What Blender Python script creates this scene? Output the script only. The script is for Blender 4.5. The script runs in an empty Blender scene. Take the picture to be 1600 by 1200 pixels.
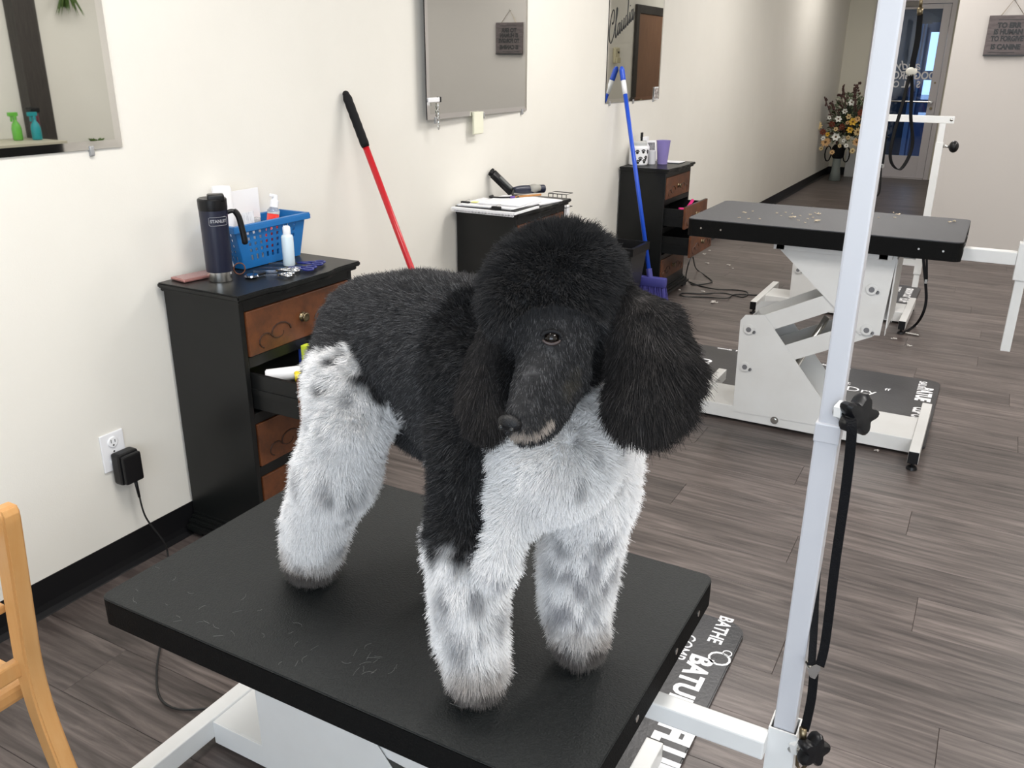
import bpy, bmesh, math, random
import numpy as np
from mathutils import Vector, Matrix, Euler
random.seed(7); np.random.seed(7)
C = bpy.context.scene.collection
scene = bpy.context.scene

# ---------------------------------------------------------------- camera
cam_d = bpy.data.cameras.new('camera'); cam = bpy.data.objects.new('camera', cam_d); C.objects.link(cam)
cam_d.sensor_fit = 'HORIZONTAL'; cam_d.sensor_width = 36.0; cam_d.lens = 36.0*1347.9/1600.0
cam_d.clip_start = 0.02; cam_d.clip_end = 200
_p, _y, _r = 0.35683, 0.50127, 0.00747
_f = Vector((-math.sin(_y)*math.cos(_p), math.cos(_y)*math.cos(_p), -math.sin(_p)))
_rt = _f.cross(Vector((0,0,1))).normalized(); _up = _rt.cross(_f)
_a = _rt*math.cos(_r) + _up*math.sin(_r); _b = -_rt*math.sin(_r) + _up*math.cos(_r)
m = Matrix((_a, _b, -_f)).transposed().to_4x4(); m.translation = (0,0,1.5)
cam.matrix_world = m
scene.camera = cam
# ---------------------------------------------------------------- world, lights, exposure
w = bpy.data.worlds.new('world'); scene.world = w; w.use_nodes = True
bg = w.node_tree.nodes['Background']; bg.inputs[0].default_value = (0.72,0.86,1.0,1); bg.inputs[1].default_value = 2.4
scene.view_settings.view_transform = 'Standard'; scene.view_settings.look = 'None'
scene.view_settings.exposure = 0.0; scene.view_settings.gamma = 1.0
scene.view_settings.use_curve_mapping = False
try:
    scene.cycles.max_bounces = 8; scene.cycles.transparent_max_bounces = 16
    scene.cycles.sample_clamp_indirect = 6.0
except Exception: pass
LAMP = (1.0, 0.965, 0.925)
def area(name, loc, rot, sx, sy, power, col):
    d = bpy.data.lights.new(name, 'AREA'); d.shape = 'RECTANGLE'; d.size = sx; d.size_y = sy
    d.energy = power; d.color = col
    o = bpy.data.objects.new(name, d); C.objects.link(o); o.location = loc; o.rotation_euler = rot
    return o
PANELS = [(-0.9,1.0),(1.2,1.0),(-0.9,4.2),(1.2,4.2),(-0.9,7.4),(1.2,6.6),(-1.35,11.0)]
for i,(x,y) in enumerate(PANELS):
    area('ceiling_lamp', (x,y,2.735), (0,0,0), 0.55, 1.15, 15 if y > 10 else (25 if y > 6 else 36), LAMP)
# daylight through the shop windows behind the camera
area('window_daylight', (1.0,-2.35,1.5), (math.radians(90),0,0), 3.4, 1.8, 84, (0.83,0.905,1.0))

# ---------------------------------------------------------------- helpers
def link(o, parent=None):
    C.objects.link(o)
    if parent is not None: o.parent = parent
    return o
OFF = {}
def woff(o):
    v = Vector((0,0,0))
    while o is not None:
        v += o.location; o = o.parent
    return v
class MB:
    def __init__(s): s.bm = bmesh.new()
    def box(s, a, b, bev=0.0, seg=2, M=None):
        t = bmesh.new(); bmesh.ops.create_cube(t, size=1)
        a = Vector(a); b = Vector(b)
        for v in t.verts: v.co = Vector(((a[i]+b[i])/2 + v.co[i]*(b[i]-a[i]) for i in range(3)))
        if bev > 0: bmesh.ops.bevel(t, geom=t.edges[:], offset=bev, segments=seg, affect='EDGES', profile=0.6)
        if M is not None: t.transform(M)
        s._add(t); return s
    def _add(s, t):
        me = bpy.data.meshes.new('tmp'); t.to_mesh(me); t.free(); s.bm.from_mesh(me); bpy.data.meshes.remove(me)
    def bar(s, p0, p1, wx, wz, bev=0.002, up=(0,0,1)):
        """rectangular bar from p0 to p1, wx wide sideways and wz along up"""
        p0 = Vector(p0); p1 = Vector(p1); d = p1-p0; L = d.length; d.normalize()
        u = Vector(up); sd = d.cross(u)
        if sd.length < 1e-4: sd = d.cross(Vector((0,1,0)))
        sd.normalize(); u = sd.cross(d)
        M = Matrix((sd, d, u)).transposed().to_4x4(); M.translation = (p0+p1)/2
        return s.box((-wx/2,-L/2,-wz/2),(wx/2,L/2,wz/2), bev, 2, M)
    def cyl(s, p0, p1, r0, r1=None, seg=16, bev=0.0):
        p0 = Vector(p0); p1 = Vector(p1); d = p1-p0; L = d.length
        if r1 is None: r1 = r0
        t = bmesh.new(); bmesh.ops.create_cone(t, cap_ends=True, segments=seg, radius1=r0, radius2=r1, depth=L)
        if bev > 0:
            e = [e for e in t.edges if abs(e.verts[0].co.z-e.verts[1].co.z) < 1e-6]
            bmesh.ops.bevel(t, geom=e, offset=bev, segments=2, affect='EDGES')
        M = d.to_track_quat('Z','Y').to_matrix().to_4x4(); M.translation = (p0+p1)/2
        t.transform(M); s._add(t); return s
    def sphere(s, c, r, sc=(1,1,1), seg=16, M=None):
        t = bmesh.new(); bmesh.ops.create_uvsphere(t, u_segments=seg, v_segments=max(6,seg//2), radius=r)
        for v in t.verts: v.co = Vector((v.co[i]*sc[i] for i in range(3)))
        if M is not None: t.transform(M)
        for v in t.verts: v.co += Vector(c)
        s._add(t); return s
    def lathe(s, prof, c=(0,0,0), seg=24, M=None, cap=True):
        t = bmesh.new(); rings = []
        for r, z in prof:
            rings.append([t.verts.new((r*math.cos(2*math.pi*k/seg), r*math.sin(2*math.pi*k/seg), z)) for k in range(seg)])
        for i in range(len(rings)-1):
            for k in range(seg):
                t.faces.new((rings[i][k], rings[i][(k+1)%seg], rings[i+1][(k+1)%seg], rings[i+1][k]))
        if cap:
            if prof[0][0] > 1e-5: t.faces.new(rings[0][::-1])
            if prof[-1][0] > 1e-5: t.faces.new(rings[-1])
        if M is not None: t.transform(M)
        for v in t.verts: v.co += Vector(c)
        s._add(t); return s
    def prism(s, pts, ext, bev=0.0):
        """closed outline pts (3D, planar) extruded by vector ext"""
        t = bmesh.new(); n = len(pts); e = Vector(ext)
        A = [t.verts.new(Vector(p)) for p in pts]; B = [t.verts.new(Vector(p)+e) for p in pts]
        t.faces.new(A[::-1]); t.faces.new(B)
        for i in range(n): t.faces.new((A[i], A[(i+1)%n], B[(i+1)%n], B[i]))
        bmesh.ops.recalc_face_normals(t, faces=t.faces[:])
        if bev > 0: bmesh.ops.bevel(t, geom=t.edges[:], offset=bev, segments=2, affect='EDGES')
        s._add(t); return s
    def tube(s, pts, r, seg=8, closed=False):
        pts = [Vector(p) for p in pts]; n = len(pts); t = bmesh.new(); rings = []
        rr = r if hasattr(r,'__len__') else [r]*n
        prev = None
        for i in range(n):
            if closed: d = pts[(i+1)%n]-pts[i-1]
            else: d = pts[min(i+1,n-1)]-pts[max(i-1,0)]
            if d.length < 1e-9: d = Vector((0,0,1))
            d.normalize()
            if prev is None:
                u = d.cross(Vector((0,0,1)))
                if u.length < 1e-3: u = d.cross(Vector((1,0,0)))
            else: u = prev - d*prev.dot(d)
            u.normalize(); prev = u; v = d.cross(u)
            rings.append([t.verts.new(pts[i]+(u*math.cos(2*math.pi*k/seg)+v*math.sin(2*math.pi*k/seg))*rr[i]) for k in range(seg)])
        m_ = n if closed else n-1
        for i in range(m_):
            a = rings[i]; b = rings[(i+1)%n]
            for k in range(seg): t.faces.new((a[k], a[(k+1)%seg], b[(k+1)%seg], b[k]))
        if not closed:
            t.faces.new(rings[0][::-1]); t.faces.new(rings[-1])
        bmesh.ops.recalc_face_normals(t, faces=t.faces[:])
        s._add(t); return s
    def strap(s, pts, wv, wid, th):
        """flat strap along pts, width direction wv"""
        pts = [Vector(p) for p in pts]; n = len(pts); wv = Vector(wv).normalized(); t = bmesh.new(); R = []
        for i in range(n):
            d = (pts[min(i+1,n-1)]-pts[max(i-1,0)]).normalized()
            w_ = (wv - d*wv.dot(d)).normalized(); q = d.cross(w_)
            R.append([t.verts.new(pts[i]+w_*sx*wid/2+q*sy*th/2) for sx,sy in ((-1,-1),(1,-1),(1,1),(-1,1))])
        for i in range(n-1):
            for k in range(4): t.faces.new((R[i][k],R[i][(k+1)%4],R[i+1][(k+1)%4],R[i+1][k]))
        t.faces.new(R[0][::-1]); t.faces.new(R[-1])
        bmesh.ops.recalc_face_normals(t, faces=t.faces[:])
        s._add(t); return s
    def build(s, name, mt, parent=None, smooth=False, local=False):
        me = bpy.data.meshes.new(name)
        if parent is not None and not local:
            s.bm.transform(Matrix.Translation(-woff(parent)))
        s.bm.to_mesh(me); s.bm.free()
        for m_ in (mt if isinstance(mt,(list,tuple)) else [mt]): me.materials.append(m_)
        o = bpy.data.objects.new(name, me)
        if smooth:
            for p in me.polygons: p.use_smooth = True
            if smooth == 'auto':
                try: me.set_sharp_from_angle(angle=math.radians(38))
                except Exception: pass
        return link(o, parent)
def cr(pts, n=8):
    """catmull-rom resample"""
    P = [Vector(p) for p in pts]; out = []
    for i in range(len(P)-1):
        p0 = P[max(i-1,0)]; p1 = P[i]; p2 = P[i+1]; p3 = P[min(i+2,len(P)-1)]
        for k in range(n):
            t = k/n
            out.append(0.5*((2*p1)+(-p0+p2)*t+(2*p0-5*p1+4*p2-p3)*t*t+(-p0+3*p1-3*p2+p3)*t**3))
    out.append(P[-1]); return out
def thing(name, label, cat, loc=(0,0,0), group=None):
    o = bpy.data.objects.new(name, None); C.objects.link(o); o.location = loc; o.empty_display_size = 0.1
    o['label'] = label; o['category'] = cat; o['kind'] = 'thing'
    if group: o['group'] = group
    return o
def tag(o, label, cat, group=None, kind='thing'):
    o['label'] = label; o['category'] = cat; o['kind'] = kind
    if group: o['group'] = group
    return o
def struct(o, label, cat):
    o['kind'] = 'structure'; o['label'] = label; o['category'] = cat; return o

# ---------------------------------------------------------------- materials
def mat(name, col, rough=0.5, metal=0.0, var=None, vscale=8.0, bump=0.0, bscale=200.0, spec=0.5, stretch=None,
        trans=0.0, emit=None, es=1.0, coat=0.0, ior=None, lo=0.35, hi=0.65, sheen=0.0):
    m = bpy.data.materials.new(name); m.use_nodes = True; nt = m.node_tree; b = nt.nodes['Principled BSDF']
    b.inputs['Base Color'].default_value = (*col,1); b.inputs['Roughness'].default_value = rough
    b.inputs['Metallic'].default_value = metal; b.inputs['Specular IOR Level'].default_value = spec
    if trans: b.inputs['Transmission Weight'].default_value = trans
    if coat: b.inputs['Coat Weight'].default_value = coat
    if ior: b.inputs['IOR'].default_value = ior
    if sheen: b.inputs['Sheen Weight'].default_value = sheen
    if emit: b.inputs['Emission Color'].default_value = (*emit,1); b.inputs['Emission Strength'].default_value = es
    tc = None
    if var or bump:
        tc = nt.nodes.new('ShaderNodeTexCoord'); mp = nt.nodes.new('ShaderNodeMapping'); nt.links.new(tc.outputs['Object'], mp.inputs[0])
        if stretch: mp.inputs['Scale'].default_value = stretch
    if var:
        n = nt.nodes.new('ShaderNodeTexNoise'); n.inputs['Scale'].default_value = vscale; n.inputs['Detail'].default_value = 6; n.inputs['Roughness'].default_value = 0.6
        r = nt.nodes.new('ShaderNodeValToRGB'); r.color_ramp.elements[0].position = lo; r.color_ramp.elements[1].position = hi
        r.color_ramp.elements[0].color = (*var,1); r.color_ramp.elements[1].color = (*col,1)
        nt.links.new(mp.outputs[0], n.inputs['Vector']); nt.links.new(n.outputs[0], r.inputs[0]); nt.links.new(r.outputs[0], b.inputs['Base Color'])
    if bump:
        n2 = nt.nodes.new('ShaderNodeTexNoise'); n2.inputs['Scale'].default_value = bscale; n2.inputs['Detail'].default_value = 3
        bp = nt.nodes.new('ShaderNodeBump'); bp.inputs['Strength'].default_value = bump; bp.inputs['Distance'].default_value = 0.002
        nt.links.new(mp.outputs[0], n2.inputs['Vector']); nt.links.new(n2.outputs[0], bp.inputs['Height']); nt.links.new(bp.outputs[0], b.inputs['Normal'])
    return m
M = {}
M['wall'] = mat('wall_paint', (0.80,0.775,0.715), 0.62, var=(0.77,0.745,0.685), vscale=1.6, bump=0.12, bscale=260)
M['wall2'] = mat('far_wall_paint', (0.70,0.665,0.56), 0.6, bump=0.1, bscale=260)
M['wallgrey'] = mat('greige_wall_paint', (0.55,0.515,0.485), 0.6, bump=0.1, bscale=260)
M['ceil'] = mat('ceiling_tile', (0.8,0.8,0.78), 0.8, bump=0.3, bscale=90)
M['cove'] = mat('black_vinyl_cove', (0.007,0.007,0.008), 0.38, bump=0.05, bscale=40, spec=0.2)
M['white'] = mat('white_powder_coat', (0.70,0.70,0.69), 0.33, var=(0.66,0.655,0.64), vscale=5, spec=0.5)
M['pole'] = mat('white_pole_paint', (0.50,0.50,0.525), 0.32)
M['rubber'] = mat('black_table_rubber', (0.020,0.0215,0.0215), 0.58, var=(0.012,0.0135,0.0135), vscale=240, bump=0.8, bscale=330, spec=0.28)
M['rubber2'] = mat('grey_table_rubber', (0.052,0.053,0.058), 0.55, var=(0.038,0.039,0.043), vscale=220, bump=0.7, bscale=300, spec=0.45)
M['edge'] = mat('black_table_edge', (0.004,0.004,0.004), 0.75, bump=0.8, bscale=300, spec=0.12)
M['blk'] = mat('black_plastic', (0.006,0.006,0.007), 0.35, spec=0.3)
M['blkm'] = mat('matt_black', (0.008,0.008,0.009), 0.7, spec=0.2)
M['lacq'] = mat('black_lacquered_wood', (0.006,0.007,0.007), 0.33, var=(0.010,0.010,0.010), vscale=3, spec=0.28, bump=0.04, bscale=30)
M['wornlacq'] = mat('worn_black_lacquer', (0.012,0.012,0.012), 0.22, var=(0.12,0.10,0.08), vscale=60, lo=0.26, hi=0.31, coat=0.5)
M['steel'] = mat('brushed_steel', (0.62,0.61,0.58), 0.25, 1.0)
M['chrome'] = mat('chrome', (0.62,0.62,0.64), 0.24, 1.0)
M['brass'] = mat('aged_brass', (0.20,0.16,0.10), 0.35, 1.0)
M['mirror'] = mat('mirror_silver', (0.66,0.67,0.645), 0.015, 1.0)
M['bevel'] = mat('mirror_bevelled_rim', (0.78,0.78,0.78), 0.03, 1.0)
M['nylon'] = mat('black_nylon_webbing', (0.005,0.005,0.006), 0.7, bump=0.6, bscale=500, spec=0.15)
M['paper'] = mat('white_paper', (0.85,0.85,0.87), 0.6)
M['print'] = mat('printed_paper', (0.82,0.82,0.84), 0.6, var=(0.60,0.60,0.63), vscale=55, stretch=(1,6,1), lo=0.38, hi=0.5)
M['ink'] = mat('black_ink', (0.01,0.01,0.01), 0.4)
M['whiteprint'] = mat('white_print', (0.80,0.80,0.82), 0.55)
M['matblk'] = mat('anti_fatigue_mat', (0.018,0.018,0.020), 0.36, var=(0.032,0.032,0.036), vscale=5, bump=0.3, bscale=120)
M['blue'] = mat('blue_basket_plastic', (0.010,0.145,0.42), 0.4)
M['cord'] = mat('black_cord', (0.01,0.01,0.01), 0.5)
def drawer_wood():
    m = bpy.data.materials.new('antique_brown_drawer'); m.use_nodes = True; nt = m.node_tree; b = nt.nodes['Principled BSDF']
    tc = nt.nodes.new('ShaderNodeTexCoord')
    n = nt.nodes.new('ShaderNodeTexNoise'); n.inputs['Scale'].default_value = 9; n.inputs['Detail'].default_value = 8; n.inputs['Roughness'].default_value = 0.7
    r = nt.nodes.new('ShaderNodeValToRGB'); cr_ = r.color_ramp
    cr_.elements[0].position = 0.28; cr_.elements[0].color = (0.030,0.012,0.006,1)
    cr_.elements[1].position = 0.72; cr_.elements[1].color = (0.17,0.056,0.018,1)
    e = cr_.elements.new(0.5); e.color = (0.105,0.034,0.012,1)
    nt.links.new(tc.outputs['Object'], n.inputs['Vector']); nt.links.new(n.outputs[0], r.inputs[0]); nt.links.new(r.outputs[0], b.inputs['Base Color'])
    b.inputs['Roughness'].default_value = 0.42
    return m
M['drawer'] = drawer_wood()
M['scroll'] = mat('dark_brown_scrollwork', (0.035,0.013,0.007), 0.5)
def plank_mat():
    m = bpy.data.materials.new('grey_brown_vinyl_plank'); m.use_nodes = True; nt = m.node_tree; b = nt.nodes['Principled BSDF']
    L = nt.links.new; N = nt.nodes.new
    tc = N('ShaderNodeTexCoord'); oi = N('ShaderNodeObjectInfo')
    add = N('ShaderNodeVectorMath'); add.operation = 'ADD'
    sc = N('ShaderNodeVectorMath'); sc.operation = 'SCALE'; sc.inputs['Scale'].default_value = 37.0
    cx = N('ShaderNodeCombineXYZ'); L(oi.outputs['Random'], cx.inputs[0]); L(oi.outputs['Random'], cx.inputs[1]); L(oi.outputs['Random'], cx.inputs[2])
    L(cx.outputs[0], sc.inputs[0]); L(tc.outputs['Object'], add.inputs[0]); L(sc.outputs[0], add.inputs[1])
    mp = N('ShaderNodeMapping'); mp.inputs['Scale'].default_value = (0.9,9.0,1); L(add.outputs[0], mp.inputs[0])
    n1 = N('ShaderNodeTexNoise'); n1.inputs['Scale'].default_value = 2.6; n1.inputs['Detail'].default_value = 9; n1.inputs['Roughness'].default_value = 0.62; n1.inputs['Distortion'].default_value = 0.9
    L(mp.outputs[0], n1.inputs['Vector'])
    mp2 = N('ShaderNodeMapping'); mp2.inputs['Scale'].default_value = (3.0,60.0,1); L(add.outputs[0], mp2.inputs[0])
    n2 = N('ShaderNodeTexNoise'); n2.inputs['Scale'].default_value = 2.2; n2.inputs['Detail'].default_value = 5; n2.inputs['Distortion'].default_value = 0.6; L(mp2.outputs[0], n2.inputs['Vector'])
    wv = N('ShaderNodeTexWave'); wv.wave_type = 'RINGS'; wv.rings_direction = 'Z'; wv.inputs['Scale'].default_value = 4.2; wv.inputs['Distortion'].default_value = 7.0; wv.inputs['Detail'].default_value = 3; wv.inputs['Detail Scale'].default_value = 0.9
    mp3 = N('ShaderNodeMapping'); mp3.inputs['Scale'].default_value = (0.55,3.2,1); L(add.outputs[0], mp3.inputs[0]); L(mp3.outputs[0], wv.inputs['Vector'])
    mix1 = N('ShaderNodeMath'); mix1.operation = 'MULTIPLY_ADD'; mix1.inputs[1].default_value = 0.28; L(n2.outputs[0], mix1.inputs[0]); L(n1.outputs[0], mix1.inputs[2])
    mix2 = N('ShaderNodeMath'); mix2.operation = 'MULTIPLY_ADD'; mix2.inputs[1].default_value = 0.07; L(wv.outputs['Fac'], mix2.inputs[0]); L(mix1.outputs[0], mix2.inputs[2])
    mix3 = N('ShaderNodeMath'); mix3.operation = 'MULTIPLY_ADD'; mix3.inputs[1].default_value = 0.13; L(oi.outputs['Random'], mix3.inputs[0]); L(mix2.outputs[0], mix3.inputs[2])
    r = N('ShaderNodeValToRGB'); e = r.color_ramp.elements
    e[0].position = 0.46; e[0].color = (0.026,0.020,0.018,1); e[1].position = 1.0; e[1].color = (0.185,0.152,0.140,1)
    k = e.new(0.64); k.color = (0.062,0.049,0.045,1); k = e.new(0.80); k.color = (0.108,0.087,0.080,1)
    L(mix3.outputs[0], r.inputs[0]); L(r.outputs[0], b.inputs['Base Color'])
    b.inputs['Roughness'].default_value = 0.40; b.inputs['Specular IOR Level'].default_value = 0.5
    bp = N('ShaderNodeBump'); bp.inputs['Strength'].default_value = 0.25; bp.inputs['Distance'].default_value = 0.002
    L(n2.outputs[0], bp.inputs['Height']); L(bp.outputs[0], b.inputs['Normal'])
    return m
M['plank'] = plank_mat()
def text(body, size, Mx, mt, name, parent=None, shear=0.0, bold=0.0, extrude=0.0004, align='CENTER', sx=1.0):
    cu = bpy.data.curves.new(name, 'FONT'); cu.body = body; cu.size = size; cu.extrude = extrude; cu.align_x = align
    cu.shear = shear; cu.offset = bold; cu.resolution_u = 3
    tmp = bpy.data.objects.new('tmp', cu); C.objects.link(tmp)
    dg = bpy.context.evaluated_depsgraph_get(); me = bpy.data.meshes.new_from_object(tmp.evaluated_get(dg))
    bpy.data.objects.remove(tmp); me.transform(Matrix.Diagonal((sx,1,1,1))); me.transform(Mx)
    if parent is not None: me.transform(Matrix.Translation(-woff(parent)))
    me.materials.clear(); me.materials.append(mt)
    return link(bpy.data.objects.new(name, me), parent)
def frame(o, xax, yax):
    x = Vector(xax).normalized(); y = Vector(yax).normalized(); z = x.cross(y)
    m_ = Matrix((x,y,z)).transposed().to_4x4(); m_.translation = o; return m_
# ================================================================ SETTING
WX = -2.19; FY = 13.6; RX = 2.6; BY = -2.6; PY = 8.3; PX = -0.5; CZ = 2.75
struct(MB().box((WX-0.12,BY-0.12,0),(WX,FY+0.12,CZ)).build('wall_left', M['wall']), 'long cream painted wall with the mirrors and dressers', 'wall')
wf = MB(); wf.box((WX,FY,0),(-1.84,FY+0.12,CZ)); wf.box((-0.84,FY,0),(PX,FY+0.12,CZ)); wf.box((-1.84,FY,2.32),(-0.84,FY+0.12,CZ))
struct(wf.build('wall_far', M['wall2']), 'yellowish cream wall around the glass entrance door', 'wall')
struct(MB().box((PX,PY,0),(PX+0.12,FY,CZ)).build('wall_corridor', M['wall']), 'side wall of the back room, seen only in the mirror', 'wall')
struct(MB().box((PX+0.001,PY-0.001,0),(RX,PY+0.12,CZ)).build('wall_partition', M['wallgrey']), 'greige partition wall with the hanging sign', 'wall')
struct(MB().box((RX,BY,0),(RX+0.12,PY,CZ)).build('wall_right', M['wall']), 'wall facing the mirrors', 'wall')
wb = MB(); wb.box((WX,BY-0.12,0),(-0.9,BY,CZ)); wb.box((2.5,BY-0.12,0),(RX,BY,CZ)); wb.box((-0.9,BY-0.12,0),(2.5,BY,0.55)); wb.box((-0.9,BY-0.12,2.45),(2.5,BY,CZ))
struct(wb.build('wall_back', M['wall']), 'wall with the shop windows behind the camera', 'wall')
wn = MB()
for x in (-0.9,0.77,2.44): wn.box((x,BY-0.1,0.55),(x+0.06,BY-0.04,2.45))
for z in (0.55,2.39): wn.box((-0.9,BY-0.1,z),(2.5,BY-0.04,z+0.06))
struct(wn.build('window_1', M['white']), 'shop window frame', 'window')
struct(MB().box((WX-0.12,BY-0.12,CZ),(RX+0.12,FY+0.12,CZ+0.1)).build('ceiling', M['ceil']), 'pale ceiling', 'ceiling')
em = mat('lamp_diffuser', (0.9,0.9,0.9), 0.6, emit=LAMP, es=3.0)
for i,(x,y) in enumerate(PANELS):
    t = thing('ceiling_light', 'flat fluorescent ceiling light', 'light', (x,y,2.75), 'ceiling lights out of view')
    MB().box((x-0.30,y-0.60,2.741),(x+0.30,y+0.60,2.7499)).build('diffuser', em, t)
# floor: slab + single planks
fl = MB().box((WX-0.1,BY-0.1,-0.12),(RX+0.1,FY+0.1,-0.004)).build('floor', mat('floor_seam_dark',(0.035,0.028,0.026),0.8))  # dark slab colour shows as the joints between planks
struct(fl, 'grey-brown wood-look plank floor', 'floor')
PW, PL = 0.19, 1.22; G = 0.0004
rest = bmesh.new(); count = 0; cache = {}
row = 0; y = 0.2
def plank_mesh(x0, x1):
    key = round(x1-x0,3)
    if key not in cache:
        b = MB(); b.box((-key/2+G,-PW/2+G,-0.004),(key/2-G,PW/2-G,0.0),0.0008,1)
        me = bpy.data.meshes.new('plank'); b.bm.to_mesh(me); b.bm.free(); me.materials.append(M['plank']); cache[key] = me
    return cache[key]
rnd = random.Random(3)
y = BY
while y < FY:
    off = (row*0.43) % PL + rnd.uniform(-.05,.05); x = WX - off
    while x < RX:
        x0 = max(x, WX); x1 = min(x+PL, RX); cy = y+PW/2
        if x1-x0 > 0.05:
            lim = 0.55 if cy < 3 else 0.75
            lo = -2.3
            vis = cy > 0.45 and x0 < lim and (x0+x1)/2 > lo and not (cy > PY+0.1 and x0 > PX)
            if vis and count < 296:
                o = bpy.data.objects.new('plank', plank_mesh(x0,x1)); link(o, fl); o.location = ((x0+x1)/2, cy, 0); count += 1
            else:
                me = plank_mesh(x0,x1); t = bmesh.new(); t.from_mesh(me); t.transform(Matrix.Translation(((x0+x1)/2, cy, 0)))
                tm = bpy.data.meshes.new('t'); t.to_mesh(tm); t.free(); rest.from_mesh(tm); bpy.data.meshes.remove(tm)
        x += PL
    y += PW; row += 1
me = bpy.data.meshes.new('plank_field'); rest.to_mesh(me); rest.free(); me.materials.append(M['plank'])
pf = link(bpy.data.objects.new('plank_field', me), fl); pf['kind'] = 'stuff'
# cove baseboards
def cove(name, p0, p1, nrm, mt=M['cove'], h=0.105, lab='black vinyl cove baseboard'):
    p0 = Vector(p0); p1 = Vector(p1); n = Vector(nrm); prof = [(0.0,h),(0.003,h),(0.004,0.03),(0.008,0.012),(0.022,0.003),(0.024,0.0002),(0.0,0.0002)]
    pts = [p0 + n*a + Vector((0,0,z)) for a,z in prof]
    o = MB().prism(pts, p1-p0).build(name, mt); struct(o, lab, 'baseboard'); return o
cove('baseboard_left', (WX,BY,0), (WX,FY,0), (1,0,0), lab='black cove baseboard along the mirror wall')
cove('baseboard_far', (WX,FY,0), (-1.84,FY,0), (0,-1,0), lab='black cove baseboard beside the glass door')
cove('baseboard_partition', (PX,PY,0), (RX,PY,0), (0,-1,0), mat('pinkish_base',(0.42,0.36,0.34),0.5), 0.05, 'thin pinkish base strip under the hanging sign wall')
cove('baseboard_corridor', (PX,PY,0), (PX,FY,0), (-1,0,0), lab='black cove baseboard of the corridor')
# glass entrance door
alu = mat('painted_aluminium', (0.60,0.565,0.575), 0.4)
dm = MB(); dm.box((-1.84,FY-0.03,0),(-1.78,FY+0.1,2.32),0.002); dm.box((-0.90,FY-0.03,0),(-0.84,FY+0.1,2.32),0.002); dm.box((-1.78,FY-0.03,2.27),(-0.90,FY+0.1,2.32),0.002)
dm.box((-1.775,FY-0.035,0.0),(-0.905,FY+0.10,0.012))
d1 = dm.build('door_1', alu); struct(d1, 'grey aluminium glass entrance door with white lettering', 'door')
lf = MB(); lf.box((-1.775,FY,0.015),(-1.655,FY+0.045,2.265),0.003); lf.box((-1.005,FY,0.015),(-0.905,FY+0.045,2.265),0.003)
lf.box((-1.655,FY,0.015),(-1.005,FY+0.045,0.31),0.003); lf.box((-1.655,FY,2.205),(-1.005,FY+0.045,2.265),0.003)
leaf = lf.build('door_leaf', alu, d1)
gl = bpy.data.materials.new('tinted_door_glass'); gl.use_nodes = True; nt = gl.node_tree; nt.nodes.remove(nt.nodes['Principled BSDF'])
tr = nt.nodes.new('ShaderNodeBsdfTransparent'); tr.inputs[0].default_value = (0.62,0.74,0.92,1); gs = nt.nodes.new('ShaderNodeBsdfGlossy'); gs.inputs['Roughness'].default_value = 0.02
mx = nt.nodes.new('ShaderNodeMixShader'); mx.inputs[0].default_value = 0.07; nt.links.new(tr.outputs[0], mx.inputs[1]); nt.links.new(gs.outputs[0], mx.inputs[2]); nt.links.new(mx.outputs[0], nt.nodes['Material Output'].inputs[0])
MB().box((-1.655,FY+0.02,0.31),(-1.005,FY+0.026,2.205)).build('pane', gl, leaf)
MB().tube([(-1.74,FY-0.055,1.035),(-1.72,FY-0.06,1.035),(-0.96,FY-0.06,1.035)],0.013).cyl((-0.96,FY-0.07,1.035),(-0.96,FY,1.035),0.018).cyl((-1.73,FY-0.07,1.035),(-1.73,FY,1.035),0.018).build('push_bar', M['steel'], leaf, 'auto')
MB().cyl((-0.955,FY-0.02,0.95),(-0.955,FY,0.95),0.018).cyl((-0.955,FY-0.015,1.28),(-0.955,FY,1.28),0.012).build('lock_cylinder', M['brass'], leaf, 'auto')
MB().box((-1.60,FY-0.06,2.235),(-1.30,FY-0.002,2.30),0.005).build('door_closer', mat('closer_grey',(0.2,0.18,0.16),0.4), leaf)
fx = (-1,0,0)
Y_ = FY+0.019
text("andy's", 0.165, frame((-1.36,Y_,1.445),fx,(0,0,1)), M['whiteprint'], 'door_lettering', leaf, shear=0.3, bold=0.002)
text("DOG GROOM", 0.14, frame((-1.33,Y_,1.325),fx,(0,0,1)), M['whiteprint'], 'door_lettering', leaf, bold=0.004, sx=0.82)
text("S A L O N", 0.12, frame((-1.37,Y_,1.215),fx,(0,0,1)), M['whiteprint'], 'door_lettering', leaf, bold=0.003, sx=0.9)
# vestibule beyond the door
slate = mat('slate_blue_panel', (0.055,0.065,0.085), 0.6); lb = mat('pale_blue_frame', (0.45,0.60,0.85), 0.5); mb_ = mat('mid_blue_frame', (0.16,0.23,0.42), 0.5)
VY = 16.2
v = MB(); v.box((-2.9,VY,0),(-1.50,VY+0.1,2.6)); v.box((-2.9,13.72,0),(-2.8,VY,2.6)); v.box((-2.8,13.72,2.6),(-0.1,VY,2.7)); v.box((-1.50,VY,2.12),(-0.1,VY+0.1,2.6)); v.box((-0.2,13.72,0),(-0.1,VY,2.6))
vs = v.build('wall_vestibule', slate); struct(vs, 'dark slate blue vestibule wall seen through the door glass', 'wall')
struct(MB().box((-2.9,13.72,-0.12),(-0.1,VY+0.1,-0.002)).build('floor_vestibule', mat('bluish_tile',(0.22,0.28,0.42),0.4)), 'bluish vestibule floor behind the door', 'floor')
tr1 = MB(); tr1.box((-1.50,VY-0.03,0),(-1.43,VY+0.06,2.12)); tr1.box((-1.40,VY-0.06,0),(-1.375,VY+0.06,2.12))
struct(tr1.build('trim_1', lb), 'pale blue frames of the outer door', 'trim')
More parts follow.
